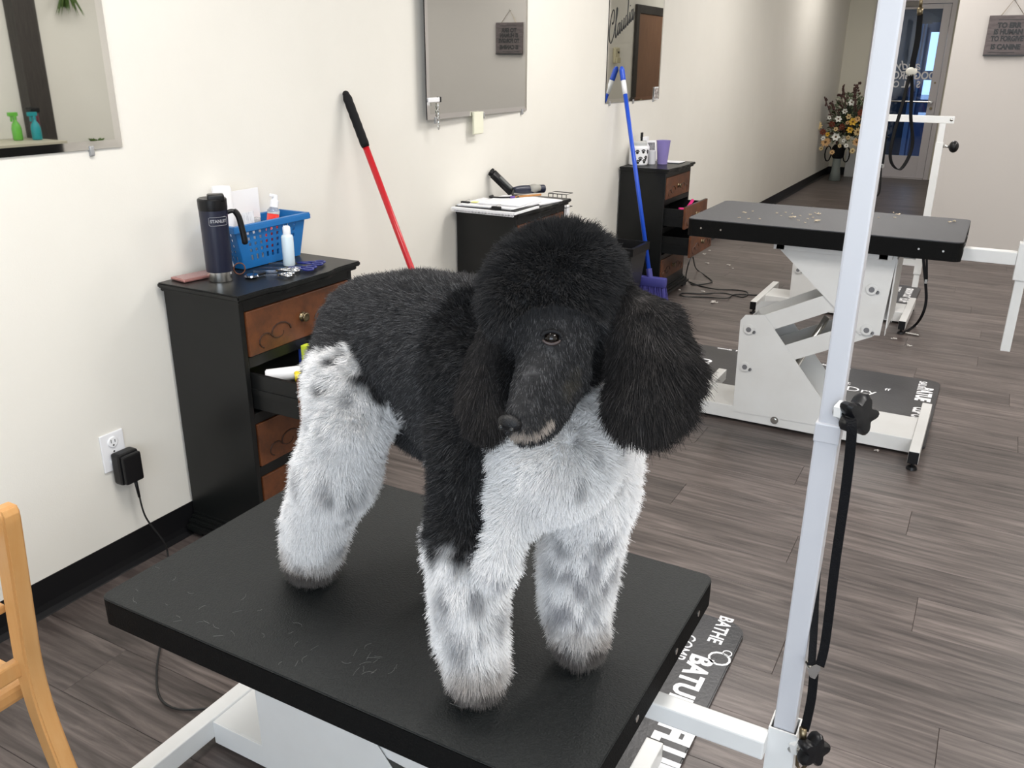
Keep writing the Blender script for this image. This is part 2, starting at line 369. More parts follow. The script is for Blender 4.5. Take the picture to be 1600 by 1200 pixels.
tr2 = MB(); tr2.box((-1.43,VY,0),(-1.40,VY+0.06,2.12)); tr2.box((-1.375,VY-0.02,0),(-1.315,VY+0.06,2.12)); tr2.box((-1.315,VY-0.02,0),(-0.2,VY+0.06,0.62)); tr2.box((-1.315,VY-0.02,0.78),(-0.2,VY+0.06,0.98)); tr2.box((-1.315,VY-0.02,1.28),(-0.2,VY+0.06,1.42)); tr2.box((-1.165,VY-0.02,1.0),(-1.14,VY+0.06,1.35)); tr2.box((-0.7,VY-0.02,0),(-0.2,VY+0.06,2.3)); tr2.box((-1.315,VY-0.02,2.0),(-0.2,VY+0.06,2.14))
struct(tr2.build('trim_2', mb_), 'mid-blue outer door frame with bright panes', 'trim')
tag(MB().box((-1.65,14.0,0.0),(-0.7,15.6,0.012),0.004).build('door_mat', mat('dark_doormat',(0.03,0.033,0.045),0.9,bump=1,bscale=200)), 'dark doormat in the vestibule behind the glass door', 'mat')
struct(MB().box((-20,VY+0.1,-0.3),(20,60,-0.15)).build('ground', mat('parking_lot',(0.35,0.35,0.36),0.8)), 'bright ground outside', 'ground')
# things seen in the mirrors: brown door and thermostat of the corridor wall
dk = mat('dark_wood_trim', (0.022,0.018,0.016), 0.5, var=(0.045,0.038,0.033), vscale=14, stretch=(8,8,0.6))
fr_ = MB(); X = PX
fr_.box((X-0.03,9.86,0),(X-0.001,9.95,2.12),0.003); fr_.box((X-0.03,10.86,0),(X-0.001,10.95,2.12),0.003); fr_.box((X-0.03,9.95,2.03),(X-0.001,10.86,2.12),0.003)
d2 = fr_.build('door_2', dk); struct(d2, 'brown wooden door in dark frame seen in the far mirror', 'door')
MB().box((X-0.02,9.952,0.01),(X-0.002,10.858,2.028),0.002).build('door_leaf', mat('brown_veneer',(0.27,0.145,0.085),0.42,var=(0.22,0.115,0.07),vscale=12,stretch=(6,6,0.6)), d2)
MB().cyl((X-0.06,10.03,1.0),(X-0.02,10.03,1.0),0.012).sphere((X-0.07,10.03,1.0),0.028).build('door_knob', M['brass'], d2, True)
th = thing('thermostat', 'beige wall thermostat seen in the mirror behind the blue pole', 'thermostat', (X,9.33,1.56))
MB().box((X-0.035,9.27,1.50),(X-0.001,9.39,1.66),0.01).box((X-0.05,9.28,1.50),(X-0.03,9.385,1.56),0.008).build('case', mat('beige_plastic',(0.55,0.50,0.34),0.5), th)
MB().box((X-0.0365,9.33,1.60),(X-0.034,9.37,1.62)).build('display', M['blk'], th)
# black post, counter and bottles seen in the nearest mirror
struct(MB().box((RX-0.12,4.47,0),(RX-0.001,4.66,CZ-0.001),0.004).build('trim_3', dk), 'black wooden post seen in the nearest mirror', 'trim')
ct = thing('counter', 'dark counter seen at the bottom left of the nearest mirror', 'counter', (RX-0.3,4.0,0))
MB().box((RX-0.5,3.2,0.0),(RX-0.01,4.46,0.86),0.004).build('cabinet', M['lacq'], ct)
MB().box((RX-0.52,3.18,0.86),(RX-0.005,4.465,0.90),0.004).build('worktop', mat('beige_worktop',(0.45,0.42,0.33),0.5), ct)
def spray(x,y,z,col,lab,name='spray_bottle'):
    t = thing(name, lab, 'bottle', (x,y,z))
    MB().lathe([(0.033,0.001),(0.036,0.01),(0.036,0.09),(0.028,0.12),(0.013,0.145),(0.013,0.16)],(x,y,z)).build('body', col, t, True)
    MB().cyl((x,y,z+0.155),(x,y,z+0.185),0.015).box((x-0.012,y-0.05,z+0.18),(x+0.012,y+0.025,z+0.21),0.004).box((x-0.006,y-0.035,z+0.14),(x+0.006,y-0.022,z+0.185),0.002).build('trigger', col, t)
spray(RX-0.2,4.27,0.901,mat('green_plastic',(0.12,0.42,0.05),0.4),'green spray bottle reflected in the nearest mirror')
spray(RX-0.29,4.37,0.901,mat('teal_plastic',(0.01,0.25,0.28),0.4),'teal spray bottle reflected in the nearest mirror')
b_ = thing('pitcher','maroon jug reflected in the nearest mirror','jug',(RX-0.2,4.43,0.901))
mr = mat('maroon_plastic',(0.09,0.008,0.02),0.4)
MB().lathe([(0.03,0),(0.036,0.02),(0.036,0.19),(0.030,0.2)],(RX-0.2,4.43,0.901)).build('body', mr, b_, True)
MB().box((RX-0.235,4.39,1.10),(RX-0.165,4.47,1.14),0.008).build('lid', M['blk'], b_)
gm = mat('plant_green',(0.08,0.16,0.03),0.5,var=(0.14,0.22,0.06),vscale=30)
def plant(name, c, lab, up, n, L_, pot):
    t = thing(name, lab, 'plant', c); r = random.Random(5); fm = bmesh.new()
    for i in range(n):
        a = r.uniform(0,6.28); q = r.uniform(.3,1)*L_; d = Vector((math.cos(a)*q*.6, math.sin(a)*q*.6, up*q)); s_ = Vector((-math.sin(a),math.cos(a),0))*0.007
        c0 = Vector(c)+Vector((0,0,0.06)); vs_ = [fm.verts.new(p) for p in (c0-s_*.4, c0+s_*.4, c0+d*.55+s_+Vector((0,0,.03)), c0+d, c0+d*.55-s_+Vector((0,0,.03)))]; fm.faces.new(vs_)
    b2 = MB(); b2.bm.free(); b2.bm = fm; b2.build('foliage', gm, t)
    MB().lathe([(0.03,0),(0.045,0.07),(0.04,0.07)],c).build('pot', pot, t, True)
plant('hanging_plant',(RX-0.08,4.98,1.98),'hanging plant reflected at top of the nearest mirror',-1.1,60,0.2,M['blkm'])
plant('small_plant',(RX-0.1,5.03,0.71),'small plant reflected at bottom of the nearest mirror',0.8,50,0.12,M['blkm'])
# ---------------------------------------------------------------- mirrors
def mirror(y0, y1, lab, clips, h=1.15):
    z0 = 1.268; z1 = z0+h; x0 = WX+0.001; t = thing('wall_mirror', lab, 'mirror', (WX,(y0+y1)/2,z0))
    MB().box((x0,y0,z0),(x0+0.004,y1,z1)).build('backing', M['blkm'], t)
    bw = 0.022; a = MB(); b = a.bm
    xo = x0+0.0045; xi = x0+0.0051
    O_ = [b.verts.new(p) for p in ((xo,y0,z0),(xo,y1,z0),(xo,y1,z1),(xo,y0,z1))]
    I_ = [b.verts.new(p) for p in ((xi,y0+bw,z0+bw),(xi,y1-bw,z0+bw),(xi,y1-bw,z1-bw),(xi,y0+bw,z1-bw))]
    for k in range(4): b.faces.new((O_[k],O_[(k+1)%4],I_[(k+1)%4],I_[k]))
    a.build('bevelled_rim', M['bevel'], t)
    g = MB(); b = g.bm; b.faces.new([b.verts.new(p) for p in ((xi,y0+bw,z0+bw),(xi,y1-bw,z0+bw),(xi,y1-bw,z1-bw),(xi,y0+bw,z1-bw))])
    g.build('glass', M['mirror'], t)
    cp = mat('clear_clip',(0.6,0.6,0.6),0.15,trans=0.5)
    for cy in clips:
        MB().box((x0,cy-0.007,z0-0.018),(x0+0.004,cy+0.007,z0-0.001),0.001).box((x0+0.004,cy-0.006,z0-0.016),(x0+0.009,cy+0.006,z0+0.010),0.002).cyl((x0+0.004,cy,z0-0.010),(x0+0.0105,cy,z0-0.010),0.003).build('mirror_clip', cp, t)
    return t
mirror(0.73,1.68,'nearest wall mirror, showing a black post and spray bottles',(0.9,1.58))
m2 = mirror(3.164,4.119,'middle wall mirror with a script letter g and plain grey view',(3.23,3.66,4.07))
m2.location.x += 0.017
m3 = mirror(5.157,6.108,'farthest wall mirror with the name Claudia and a brown door in it',(5.22,5.62,6.0))
def script(strokes, y0, z0, s, dirv, upv, name, par, r):
    m_ = MB()
    for st in strokes:
        pts = [Vector((WX+0.0068, y0+dirv[0]*u*s+upv[0]*v_*s, z0+dirv[1]*u*s+upv[1]*v_*s)) for u,v_ in st]
        m_.tube(cr(pts,6), r, 6)
    return m_.build(name, M['ink'], par)
# the name is written rising to the right
script([[(1.0,1.9),(0.95,2.25),(0.7,2.4),(0.35,2.0),(0.12,1.1),(0.2,0.3),(0.55,-0.05),(1.0,0.3),(1.2,0.8)],[(0.62,1.5),(0.75,1.3),(0.95,1.5),(1.0,1.9)],
 [(1.2,0.8),(1.6,1.7),(1.62,2.2),(1.45,2.2),(1.38,1.3),(1.42,0.2),(1.6,0.0),(1.85,0.5)],
 [(2.25,0.8),(2.0,0.9),(1.85,0.45),(1.95,0.0),(2.2,0.3),(2.3,0.9),(2.3,0.1),(2.45,0.0),(2.6,0.4)],
 [(2.6,0.4),(2.7,0.9),(2.68,0.2),(2.85,0.0),(3.05,0.4),(3.15,0.9),(3.12,0.15),(3.3,0.0),(3.45,0.4)],
 [(3.85,0.8),(3.6,0.9),(3.45,0.45),(3.55,0.0),(3.8,0.3),(3.95,1.4),(3.95,2.3),(3.92,0.8),(3.95,0.1),(4.1,0.0),(4.3,0.5)],
 [(4.3,0.5),(4.38,0.9),(4.36,0.15),(4.5,0.0),(4.65,0.4)],[(4.42,1.35),(4.44,1.4)],
 [(5.05,0.8),(4.8,0.9),(4.65,0.45),(4.75,0.0),(5.0,0.3),(5.12,0.9),(5.1,0.1),(5.25,0.0),(5.45,0.5)]],
 5.160, 1.60, 0.073, (1.0,0.42), (0.0,1.0), 'name_lettering', m3, 0.0026)
script([[(0.9,1.3),(0.5,1.5),(0.1,1.0),(0.3,0.4),(0.8,0.8),(0.95,1.4),(0.95,0.3),(0.8,-0.7),(0.45,-1.0),(0.25,-0.6),(0.6,0.0),(1.2,0.4)],[(0.0,1.2),(-0.1,0.8),(0.1,0.5)]],
 3.19, 1.76, 0.075, (1.0,0.1), (0.0,1.0), 'name_lettering', m2, 0.0042)
st = thing('photo_sticker','small white bordered photo in lower right corner of the farthest mirror','photo',(WX+0.012,6.035,1.30))
MB().box((WX+0.011,5.994,1.264),(WX+0.0115,6.076,1.348)).build('white_border', M['paper'], st)
MB().box((WX+0.0115,6.0,1.272),(WX+0.0135,6.07,1.34)).build('picture', mat('small_photo',(0.06,0.04,0.03),0.4,var=(0.7,0.65,0.62),vscale=60), st)
m2.rotation_euler.z = math.radians(1.9)
nt_ = MB()
for i in range(6): nt_.box((WX+0.030+i*0.0012,3.545+i*.0006,1.185+i*0.0006),(WX+0.031+i*0.0012,3.628+i*.0006,1.285))
tag(nt_.build('sticky_note', mat('pale_yellow_paper',(0.80,0.79,0.64),0.6)), 'pale yellow sticky notes under the middle mirror', 'note')
tg = thing('hair_clip', 'white hair clip with chain hung on the middle mirror', 'clip', (WX+0.02,3.2,1.34))
MB().box((WX+0.040,3.168,1.340),(WX+0.044,3.255,1.358),0.002).build('clip_body', M['paper'], tg)
MB().box((WX+0.0395,3.255,1.338),(WX+0.045,3.266,1.360),0.002).build('clip_end', M['blk'], tg)
ch = MB()
for k in range(6): ch.tube([Vector((WX+0.042,3.245+0.006*math.cos(a)*(1 if k%2 else .4),1.322-k*0.017+0.011*math.sin(a))) for a in [i*math.pi/4 for i in range(8)]],0.0022,5,True)
ch.build('chain', M['steel'], tg)
# ---------------------------------------------------------------- hanging sign
sg = thing('hanging_sign', 'dark grey board sign hung on the greige partition wall', 'sign', (-0.12,PY,1.57))
sw = mat('weathered_sign_wood',(0.13,0.105,0.105),0.6,var=(0.075,0.06,0.06),vscale=12,stretch=(1,1,5))
MB().box((-0.268,PY-0.03,1.575),(0.028,PY-0.006,1.872),0.003).build('board', sw, sg)
MB().box((-0.268,PY-0.032,1.573),(0.028,PY-0.03,1.585)).box((-0.2,PY-0.0315,1.838),(-0.02,PY-0.03,1.842)).box((-0.235,PY-0.0315,1.598),(-0.05,PY-0.03,1.602)).build('border_lines', M['ink'], sg)['kind'] = 'stuff'
for s_, z, k in (('TO ERR',1.782,.8),('IS HUMAN',1.735,.72),('TO FORGIVE',1.685,.66),('IS CANINE',1.625,.74)):
    text(s_, 0.052, frame((-0.12,PY-0.0305,z),(1,0,0),(0,0,1)), M['ink'], 'sign_lettering', sg, bold=0.003, sx=k*1.15)
MB().tube([(-0.19,PY-0.015,1.87),(-0.12,PY-0.012,1.985),(-0.03,PY-0.015,1.87)],0.0022,5).build('cord', M['brass'], sg)
MB().sphere((-0.12,PY-0.008,1.987),0.008).build('nail', M['steel'], sg)
# ---------------------------------------------------------------- socket, power brick and its lead
so = thing('wall_socket', 'white double wall socket above the black baseboard', 'socket', (WX,1.49,0.40))
MB().box((WX+0.0005,1.455,0.335),(WX+0.006,1.535,0.455),0.003).build('cover_plate', M['paper'], so)
for z in (0.425,0.365):
    MB().lathe([(0.0165,0),(0.0165,0.003),(0.015,0.004)],(0,0,0),20,Matrix.Translation((WX+0.006,1.495,z))@Matrix.Rotation(math.pi/2,4,'Y')).build('outlet_face', M['paper'], so)
    MB().box((WX+0.009,1.487,z-0.001),(WX+0.0106,1.489,z+0.010)).box((WX+0.009,1.500,z-0.001),(WX+0.0106,1.502,z+0.008)).cyl((WX+0.009,1.4945,z-0.009),(WX+0.0106,1.4945,z-0.009),0.0028).build('outlet_slots', M['ink'], so)
MB().cyl((WX+0.006,1.495,0.395),(WX+0.007,1.495,0.395),0.003).build('screw', M['steel'], so)
pb = thing('power_adapter', 'black plug-in power adapter with its lead hanging down', 'adapter', (WX+0.04,1.50,0.34))
MB().box((WX+0.011,1.475,0.295),(WX+0.050,1.545,0.395),0.008).box((WX+0.050,1.479,0.299),(WX+0.066,1.541,0.391),0.006).build('case', M['blk'], pb)
MB().cyl((WX+0.04,1.525,0.305),(WX+0.045,1.527,0.235),0.006,0.004).build('strain_relief', M['blk'], pb, True)
MB().tube(cr([(WX+0.045,1.527,0.24),(WX+0.05,1.535,0.16),(WX+0.07,1.57,0.06),(WX+0.08,1.57,0.008),(-1.95,1.45,0.006),(-1.7,1.18,0.006),(-1.55,1.1,0.006),(-1.4,1.2,0.006),(-1.2,1.35,0.006)],8),0.003,6).build('lead', M['cord'], pb, True)
# ================================================================ survey helpers: a sighting of the place meets a plane of the room
_c = Vector((0,0,1.5))
def _ray(px,py): return _a*((px-800)/1347.9) - _b*((py-600)/1347.9) + _f
def AY(px,py,Y): d = _ray(px,py); return _c + d*(Y/d.y)
def AX(px,py,X): d = _ray(px,py); return _c + d*(X/d.x)
def AZ(px,py,Z): d = _ray(px,py); return _c + d*((Z-1.5)/d.z)
# ================================================================ GROOMING TABLES
def rounded_rect(x0,x1,y0,y1,r,z,n=6):
    out = []
    for cx,cy,a0 in ((x1-r,y1-r,0),(x0+r,y1-r,90),(x0+r,y0+r,180),(x1-r,y0+r,270)):
        for k in range(n+1):
            a = math.radians(a0+90*k/n); out.append(Vector((cx+r*math.cos(a),cy+r*math.sin(a),z)))
    return out
def grooming_table(label, bx0, bx1, ya, yb, fa, fb, top, zt, th, rub, group=None, arms=True, r=0.02):
    x0,x1,y0,y1 = top
    t = thing('grooming_table', label, 'table', ((x0+x1)/2,(y0+y1)/2,0), group)
    o = MB().prism(rounded_rect(x0,x1,y0,y1,r,zt-0.004), (0,0,0.004), 0.0015).build('rubber_top', rub, t)
    MB().prism(rounded_rect(x0,x1,y0,y1,r,zt-th), (0,0,th-0.0041), 0.0).build('tabletop_edge', M['edge'], t)
    sc_ = MB()
    for fx_ in ((0.06,0.14,0.86,0.94) if zt > 0.8 else ()):
        xx = x0+(x1-x0)*fx_; sc_.cyl((xx,y0-0.0015,zt-th*.5),(xx,y0+0.002,zt-th*.5),0.004,seg=8)
    for fy in (0.15,0.35,0.65,0.85):
        yy = y0+(y1-y0)*fy; sc_.cyl((x1-0.002,yy,zt-th*.5),(x1+0.0015,yy,zt-th*.5),0.006,seg=10)
    sc_.build('edge_screws', M['steel'], t)['kind'] = 'stuff'
    W_ = M['white']; s = bx0+1.04; dzp = 0.234+(zt-0.9); dzp = max(-0.45,min(0.5,dzp)); dx = math.sqrt(0.517**2-dzp**2); us = s+dx-0.461; uz = zt-0.9
    # base: tray between two foot bars
    tr = MB(); tr.box((bx0,ya,0.015),(bx1,ya+0.004,0.075),0.0015).box((bx0,yb-0.004,0.015),(bx1,yb,0.075),0.0015)
    tr.box((bx0,ya+0.0035,0.071),(bx0+0.20,yb-0.0035,0.0755),0.0015).box((bx1-0.42,ya+0.0035,0.071),(bx1,yb-0.0035,0.0755),0.0015)
    tr.box((bx0+0.2,ya+0.0035,0.03),(bx1-0.42,yb-0.0035,0.034),0.001)
    tr.build('base_tray', W_, t)
    for x in (bx0-0.04, bx1):
        MB().box((x,fa,0.03),(x+0.04,fb,0.082),0.003).build('foot_bar', W_, t)
        for y in (fa,fb-0.001):
            MB().box((x+0.001,y-0.004 if y==fa else y,0.031),(x+0.039,y+0.001 if y==fa else y+0.005,0.081),0.002).build('end_cap', M['blk'], t)
        for y in (fa+0.02,fb-0.02):
            MB().cyl((x+0.02,y,0.0),(x+0.02,y,0.012),0.022,0.018,bev=0.002).cyl((x+0.02,y,0.010),(x+0.02,y,0.032),0.006).build('levelling_foot', M['blk'], t, 'auto')
    bl = MB()
    for k,y in enumerate((ya-0.003, yb)):
        P = [(-0.884,0.05),(-0.891,0.47),(-0.872,0.497),(-0.792,0.508),(-0.42,0.06)]
        MB().prism([(a+s,y,b) for a,b in P],(0,0.003,0),0.0006).build('lower_side_plate', W_, t)
        P = [(-0.80,zt-th-0.002),(-0.316,zt-th-0.002),(-0.334,0.488+uz),(-0.411,0.482+uz)]
        MB().prism([(a+us if i!=0 else a+us,y,b) for i,(a,b) in enumerate(P)],(0,0.003,0),0.0006).build('upper_side_plate', W_, t)
        MB().box((-0.318+us,y,0.49+uz),(-0.316+us,y+(0.04 if k==0 else -0.04),zt-th-0.002)).build('plate_return', W_, t)
    # back panels joining the plates
    MB().box((-0.884+s,ya,0.076),(-0.880+s,yb,0.45)).box((-0.317+us,ya,0.52+uz),(-0.313+us,yb,zt-th-0.03)).build('cross_panel', W_, t)
    piv = [((-0.85,0.437),(-0.389,0.671)),((-0.85,0.268),(-0.385,0.505))]
    hub = mat('grey_hub',(0.16,0.16,0.17),0.4)
    hub = mat('grey_hub',(0.16,0.16,0.17),0.4)
    hub = mat('grey_hub',(0.16,0.16,0.17),0.4)
    hub = mat('grey_hub',(0.16,0.16,0.17),0.4)
    hub = mat('grey_hub',(0.16,0.16,0.17),0.4)
    hub = mat('grey_hub',(0.16,0.16,0.17),0.4)
    for (a,b),(c_,d_) in piv:
        p0 = Vector((a+s,0,b)); p1 = Vector((c_+us,0,d_+uz)); dd = (p1-p0).normalized()
        q0 = p0-dd*0.01; q1 = p1+dd*0.01; up = Vector((-dd.z,0,dd.x))
        if arms:
            for y in (ya+0.006, yb-0.010): MB().bar(q0+Vector((0,y,0)), q1+Vector((0,y,0)), 0.004, 0.072, 0.001, up).build('lift_arm', W_, t)
            MB().bar(q0+Vector((0,(ya+yb)/2,0))-up*0.028, q1+Vector((0,(ya+yb)/2,0))-up*0.028, yb-ya-0.016, 0.004, 0.001, up).build('lift_arm_web', W_, t)
        for p in (p0,p1):
            MB().cyl((p.x,ya-0.012,p.z),(p.x,ya-0.003,p.z),0.023,bev=0.003).build('pivot_washer', W_, t, 'auto')
            MB().cyl((p.x,ya-0.014,p.z),(p.x,ya-0.011,p.z),0.011).cyl((p.x+0.022,ya-0.009,p.z-0.010),(p.x+0.022,ya-0.003,p.z-0.010),0.007).build('pivot_bolt', hub, t, 'auto')
    MB().cyl((s-0.70,ya-0.004,0.045),(s-0.70,ya,0.045),0.017).cyl((s-0.70,ya-0.009,0.045),(s-0.70,ya-0.003,0.045),0.009,seg=6).build('tray_bolt', M['steel'], t, 'auto')
    MB().cyl((s-0.74,(ya+yb)/2,0.08),(us-0.56,(ya+yb)/2,0.50+uz*0.8),0.014).build('lift_cylinder', M['steel'], t, True)
    MB().cyl((s-0.76,(ya+yb)/2,0.06),(0.5*(s-0.74+us-0.56)-0.02,(ya+yb)/2,0.25+uz*0.35),0.021).build('cylinder_sleeve', mat('dark_steel',(0.10,0.10,0.11),0.3,0.9), t, True)
    # sub-frame under the top
    sf = MB()
    for y in (y0+0.06,y1-0.10): sf.box((max(x0+0.1,us-0.78),y,zt-th-0.03),(min(x1-0.05,us-0.33),y+0.035,zt-th-0.0005),0.002)
    for x in (us-0.77,us-0.38): sf.box((x,y0+0.06,zt-th-0.03),(x+0.035,y1-0.07,zt-th-0.0005),0.002)
    sf.build('top_frame', W_, t)
    return t
T1 = grooming_table('near black-topped grooming table the poodle stands on', -1.36,-0.47, 1.062,1.30, 0.80,1.50, (-1.262,-0.330,0.787,1.388), 0.61,0.053, M['rubber'])
T2 = grooming_table('raised grooming table with grey top and hair tufts, behind the white pole', -1.005,-0.115, 3.60,3.86, 3.455,4.05, (-1.095,-0.062,3.50,4.08), 0.90,0.072, M['rubber2'], r=0.03)
T2.rotation_euler.z = 0.0
T3 = grooming_table('third grooming table, mostly hidden behind the raised one', -1.20,-0.36, 5.65,5.88, 5.42,6.05, (-1.10,-0.28,5.55,6.08), 0.55,0.05, M['rubber2'])
def star_knob(c, axis, r, par, lobes=5):
    n = lobes*8; ax = Vector(axis).normalized(); q = ax.to_track_quat('Z','Y').to_matrix().to_4x4(); q.translation = Vector(c)
    def ring(s_, z): return [q@Vector(((r*s_*(0.80+0.20*math.cos(lobes*2*math.pi*k/n)))*math.cos(2*math.pi*k/n),(r*s_*(0.80+0.20*math.cos(lobes*2*math.pi*k/n)))*math.sin(2*math.pi*k/n),z)) for k in range(n)]
    m_ = MB(); b = m_.bm; R = [[b.verts.new(p) for p in ring(s_,z)] for s_,z in ((0.5,-0.5*r),(0.86,-0.42*r),(1,-0.2*r),(1,0.15*r),(0.85,0.32*r),(0.4,0.36*r))]
    for i in range(len(R)-1):
        for k in range(n): b.faces.new((R[i][k],R[i][(k+1)%n],R[i+1][(k+1)%n],R[i+1][k]))
    b.faces.new(R[0][::-1]); b.faces.new(R[-1])
    return m_.build('star_knob', M['blk'], par, 'auto')
# ---- near arm: clamp bar, sleeve, lower tube, upper tube
PXc, PYc = -0.137, 1.13
ga = thing('grooming_pole', 'tall white square pole with star knobs, clamped to the near table', 'pole', (PXc,PYc,0.3))
P_ = M['pole']
MB().box((-0.50,1.083,0.512),(PXc-0.02,1.116,0.546),0.003).build('bracket_bar', M['white'], ga)
def sqtube(z0,z1,wd,th=0.0025):
    m_ = MB(); h = wd/2; x,y = PXc,PYc
    m_.box((x-h,y-h,z0),(x+h,y-h+th,z1)).box((x-h,y+h-th,z0),(x+h,y+h,z1)).box((x-h,y-h+th,z0),(x-h+th,y+h-th,z1)).box((x+h-th,y-h+th,z0),(x+h,y+h-th,z1)); return m_
sqtube(0.33,0.556,0.042).build('clamp_sleeve', M['white'], ga)
MB().box((PXc-0.0155,PYc-0.0155,0.36),(PXc+0.0155,PYc+0.0155,1.045),0.003).build('lower_tube', P_, ga)
MB().box((PXc-0.0165,PYc-0.0165,1.03),(PXc+0.0165,PYc+0.0165,1.058),0.0025).build('tube_collar', P_, ga)
MB().box((PXc-0.0135,PYc-0.0135,1.05),(PXc+0.0135,PYc+0.0135,1.95),0.003).box((PXc-0.55,PYc-0.0135,1.92),(PXc+0.0135,PYc+0.0135,1.947),0.003).build('upper_tube', P_, ga)
k1 = star_knob(AY(1342,648,1.105), (0.75,-0.62,0.1), 0.029, ga)
MB().cyl(AY(1306,643,1.115), AY(1330,648,1.105), 0.007).build('knob_bolt', M['steel'], ga, True)
MB().cyl(AY(1311,640,1.115), AY(1322,643,1.11), 0.013,seg=6).build('welded_nut', M['white'], ga)
star_knob(AY(1271,1172,1.10), (0.75,-0.62,0.1), 0.028, ga)
MB().cyl(AY(1236,1168,1.115), AY(1262,1172,1.10), 0.0075).build('knob_bolt', M['steel'], ga, True)
MB().cyl(AY(1243,1165,1.115), AY(1252,1168,1.11), 0.014,seg=6).build('welded_nut', M['white'], ga)
# noose hung over the upper knob
ns = thing('grooming_noose', 'black nylon noose hung over the star knob of the near white pole', 'leash', AY(1300,850,1.11))
MB().strap(cr([AY(1316,640,1.125),AY(1326,652,1.095),AY(1331,672,1.08),AY(1322,760,1.09),AY(1305,880,1.095),AY(1290,1000,1.10),AY(1281,1040,1.10)],8),(1,-0.15,0),0.0125,0.002).build('strap_front', M['nylon'], ns)
MB().strap(cr([AY(1316,640,1.125),AY(1306,652,1.15),AY(1296,760,1.15),AY(1277,890,1.14),AY(1272,980,1.12),AY(1268,1040,1.105)],8),(1,0.3,0),0.0105,0.002).build('strap_back', M['nylon'], ns)
MB().prism([AY(1257,1034,1.10),AY(1263,1044,1.10),AY(1271,1040,1.10),AY(1281,1036,1.10),AY(1282,1046,1.10),AY(1273,1062,1.10),AY(1265,1058,1.10)],(0.002,0.008,0),0.0006).build('slide_clasp', M['steel'], ns)
MB().strap(cr([AY(1272,1050,1.105),AY(1268,1090,1.105),AY(1261,1125,1.105),AY(1257,1140,1.105)],6),(1,-0.15,0),0.0125,0.003).build('strap_end', M['nylon'], ns)
MB().cyl(AY(1255,1138,1.10),AY(1254,1156,1.10),0.0055).cyl(AY(1254,1156,1.10),AY(1253,1175,1.10),0.0035).tube([AY(1253,1172,1.10),AY(1246,1182,1.10),AY(1245,1195,1.10),AY(1251,1203,1.10),AY(1258,1197,1.10),AY(1256,1180,1.10)],0.0028).build('snap_hook', M['brass'], ns, True)
# ---- arm of the raised table, right edge of the picture
a2 = thing('grooming_pole', 'white pole and bar at the right edge, clamped to the raised table', 'pole', (0.15,3.72,0.45))
MB().box((-0.20,3.70,0.800),(0.118,3.745,0.848),0.003).build('bracket_bar', M['white'], a2)
MB().box((0.118,3.695,0.745),(0.170,3.747,0.885),0.003).build('clamp_sleeve', M['white'], a2)
MB().box((0.128,3.705,0.465),(0.162,3.737,1.98),0.002).box((-0.45,3.705,1.95),(0.162,3.737,1.98),0.002).build('tube', M['white'], a2)
# noose of the raised table
n2 = thing('grooming_noose', 'black noose loop hanging in front of the glass door', 'leash', AY(1425,120,3.72))
Y2 = 3.72
MB().cyl(AY(1440,-6,Y2),AY(1438,12,Y2),0.006).cyl(AY(1438,12,Y2),AY(1437,24,Y2),0.011,0.009).build('snap_hook', M['brass'], n2, True)
MB().strap(cr([AY(1438,22,Y2),AY(1434,60,Y2),AY(1426,100,Y2),AY(1425,112,Y2)],6),(1,-0.5,0),0.021,0.004).build('strap_top', M['nylon'], n2)
MB().sphere(AY(1424,112,Y2),0.016,(1.3,0.7,1)).build('slide_bead', mat('cream_bead',(0.55,0.52,0.45),0.5), n2, True)
MB().strap(cr([AY(1424,112,Y2),AY(1425,140,Y2),AY(1423,180,Y2),AY(1426,220,Y2),AY(1420,245,Y2),AY(1407,264,Y2),AY(1395,258,Y2),AY(1391,240,Y2),AY(1398,205,Y2),AY(1411,160,Y2),AY(1418,130,Y2),AY(1423,112,Y2)],6),(0.7,-1.0,0),0.020,0.003).build('loop', M['nylon'], n2)
# ---- arm of the third table
Y3 = 5.62
a3 = thing('grooming_pole', 'low white pole with cross arm and round black knob before the glass door', 'pole', AY(1425,430,Y3))
def pb_(p0,p1,wd,name,par,mt=M['white']): return MB().bar(p0,p1,wd,wd,0.003,(0,1,0)).build(name,mt,par)
xq = AY(1462,260,Y3).x
zt3 = AY(1487,187,Y3).z
MB().box((xq-0.016,Y3-0.016,0.25),(xq+0.016,Y3+0.016,zt3-0.02),0.002).build('lower_tube', M['white'], a3)
MB().box((xq-0.02,Y3-0.02,0.33),(xq+0.02,Y3+0.02,AY(1470,222,Y3).z),0.002).build('tube_collar', M['white'], a3)
MB().box((xq-0.42,Y3-0.016,zt3-0.02),(xq+0.055,Y3+0.016,zt3+0.018),0.002).build('cross_arm', M['white'], a3)
MB().cyl((xq+0.04,Y3-0.018,zt3),(xq+0.04,Y3-0.014,zt3),0.008).build('arm_screw', M['steel'], a3, True)
kz = AY(1484,229,Y3).z
MB().cyl((xq+0.02,Y3,kz),(xq+0.055,Y3,kz),0.008).build('knob_bolt', M['steel'], a3, True)
MB().sphere((xq+0.075,Y3,kz),0.033,(0.8,1,1)).build('round_knob', M['blk'], a3, True)
MB().box((-0.50,Y3-0.02,0.378),(xq-0.015,Y3+0.02,0.418),0.002).box((-0.515,Y3-0.02,0.36),(-0.475,Y3+0.02,0.42),0.002).build('clamp_bracket', M['white'], a3)
MB().cyl((-0.47,Y3,0.395),(-0.47,Y3,0.275),0.007).build('clamp_screw', M['steel'], a3, True)
MB().lathe([(0.02,0.02),(0.045,0.014),(0.048,0.0),(0.04,-0.012),(0.012,-0.016)],(-0.47,Y3,0.27)).build('clamp_knob', M['blk'], a3, True)
n3 = thing('grooming_noose', 'short black noose clipped under the low cross arm', 'leash', AY(1380,230,Y3))
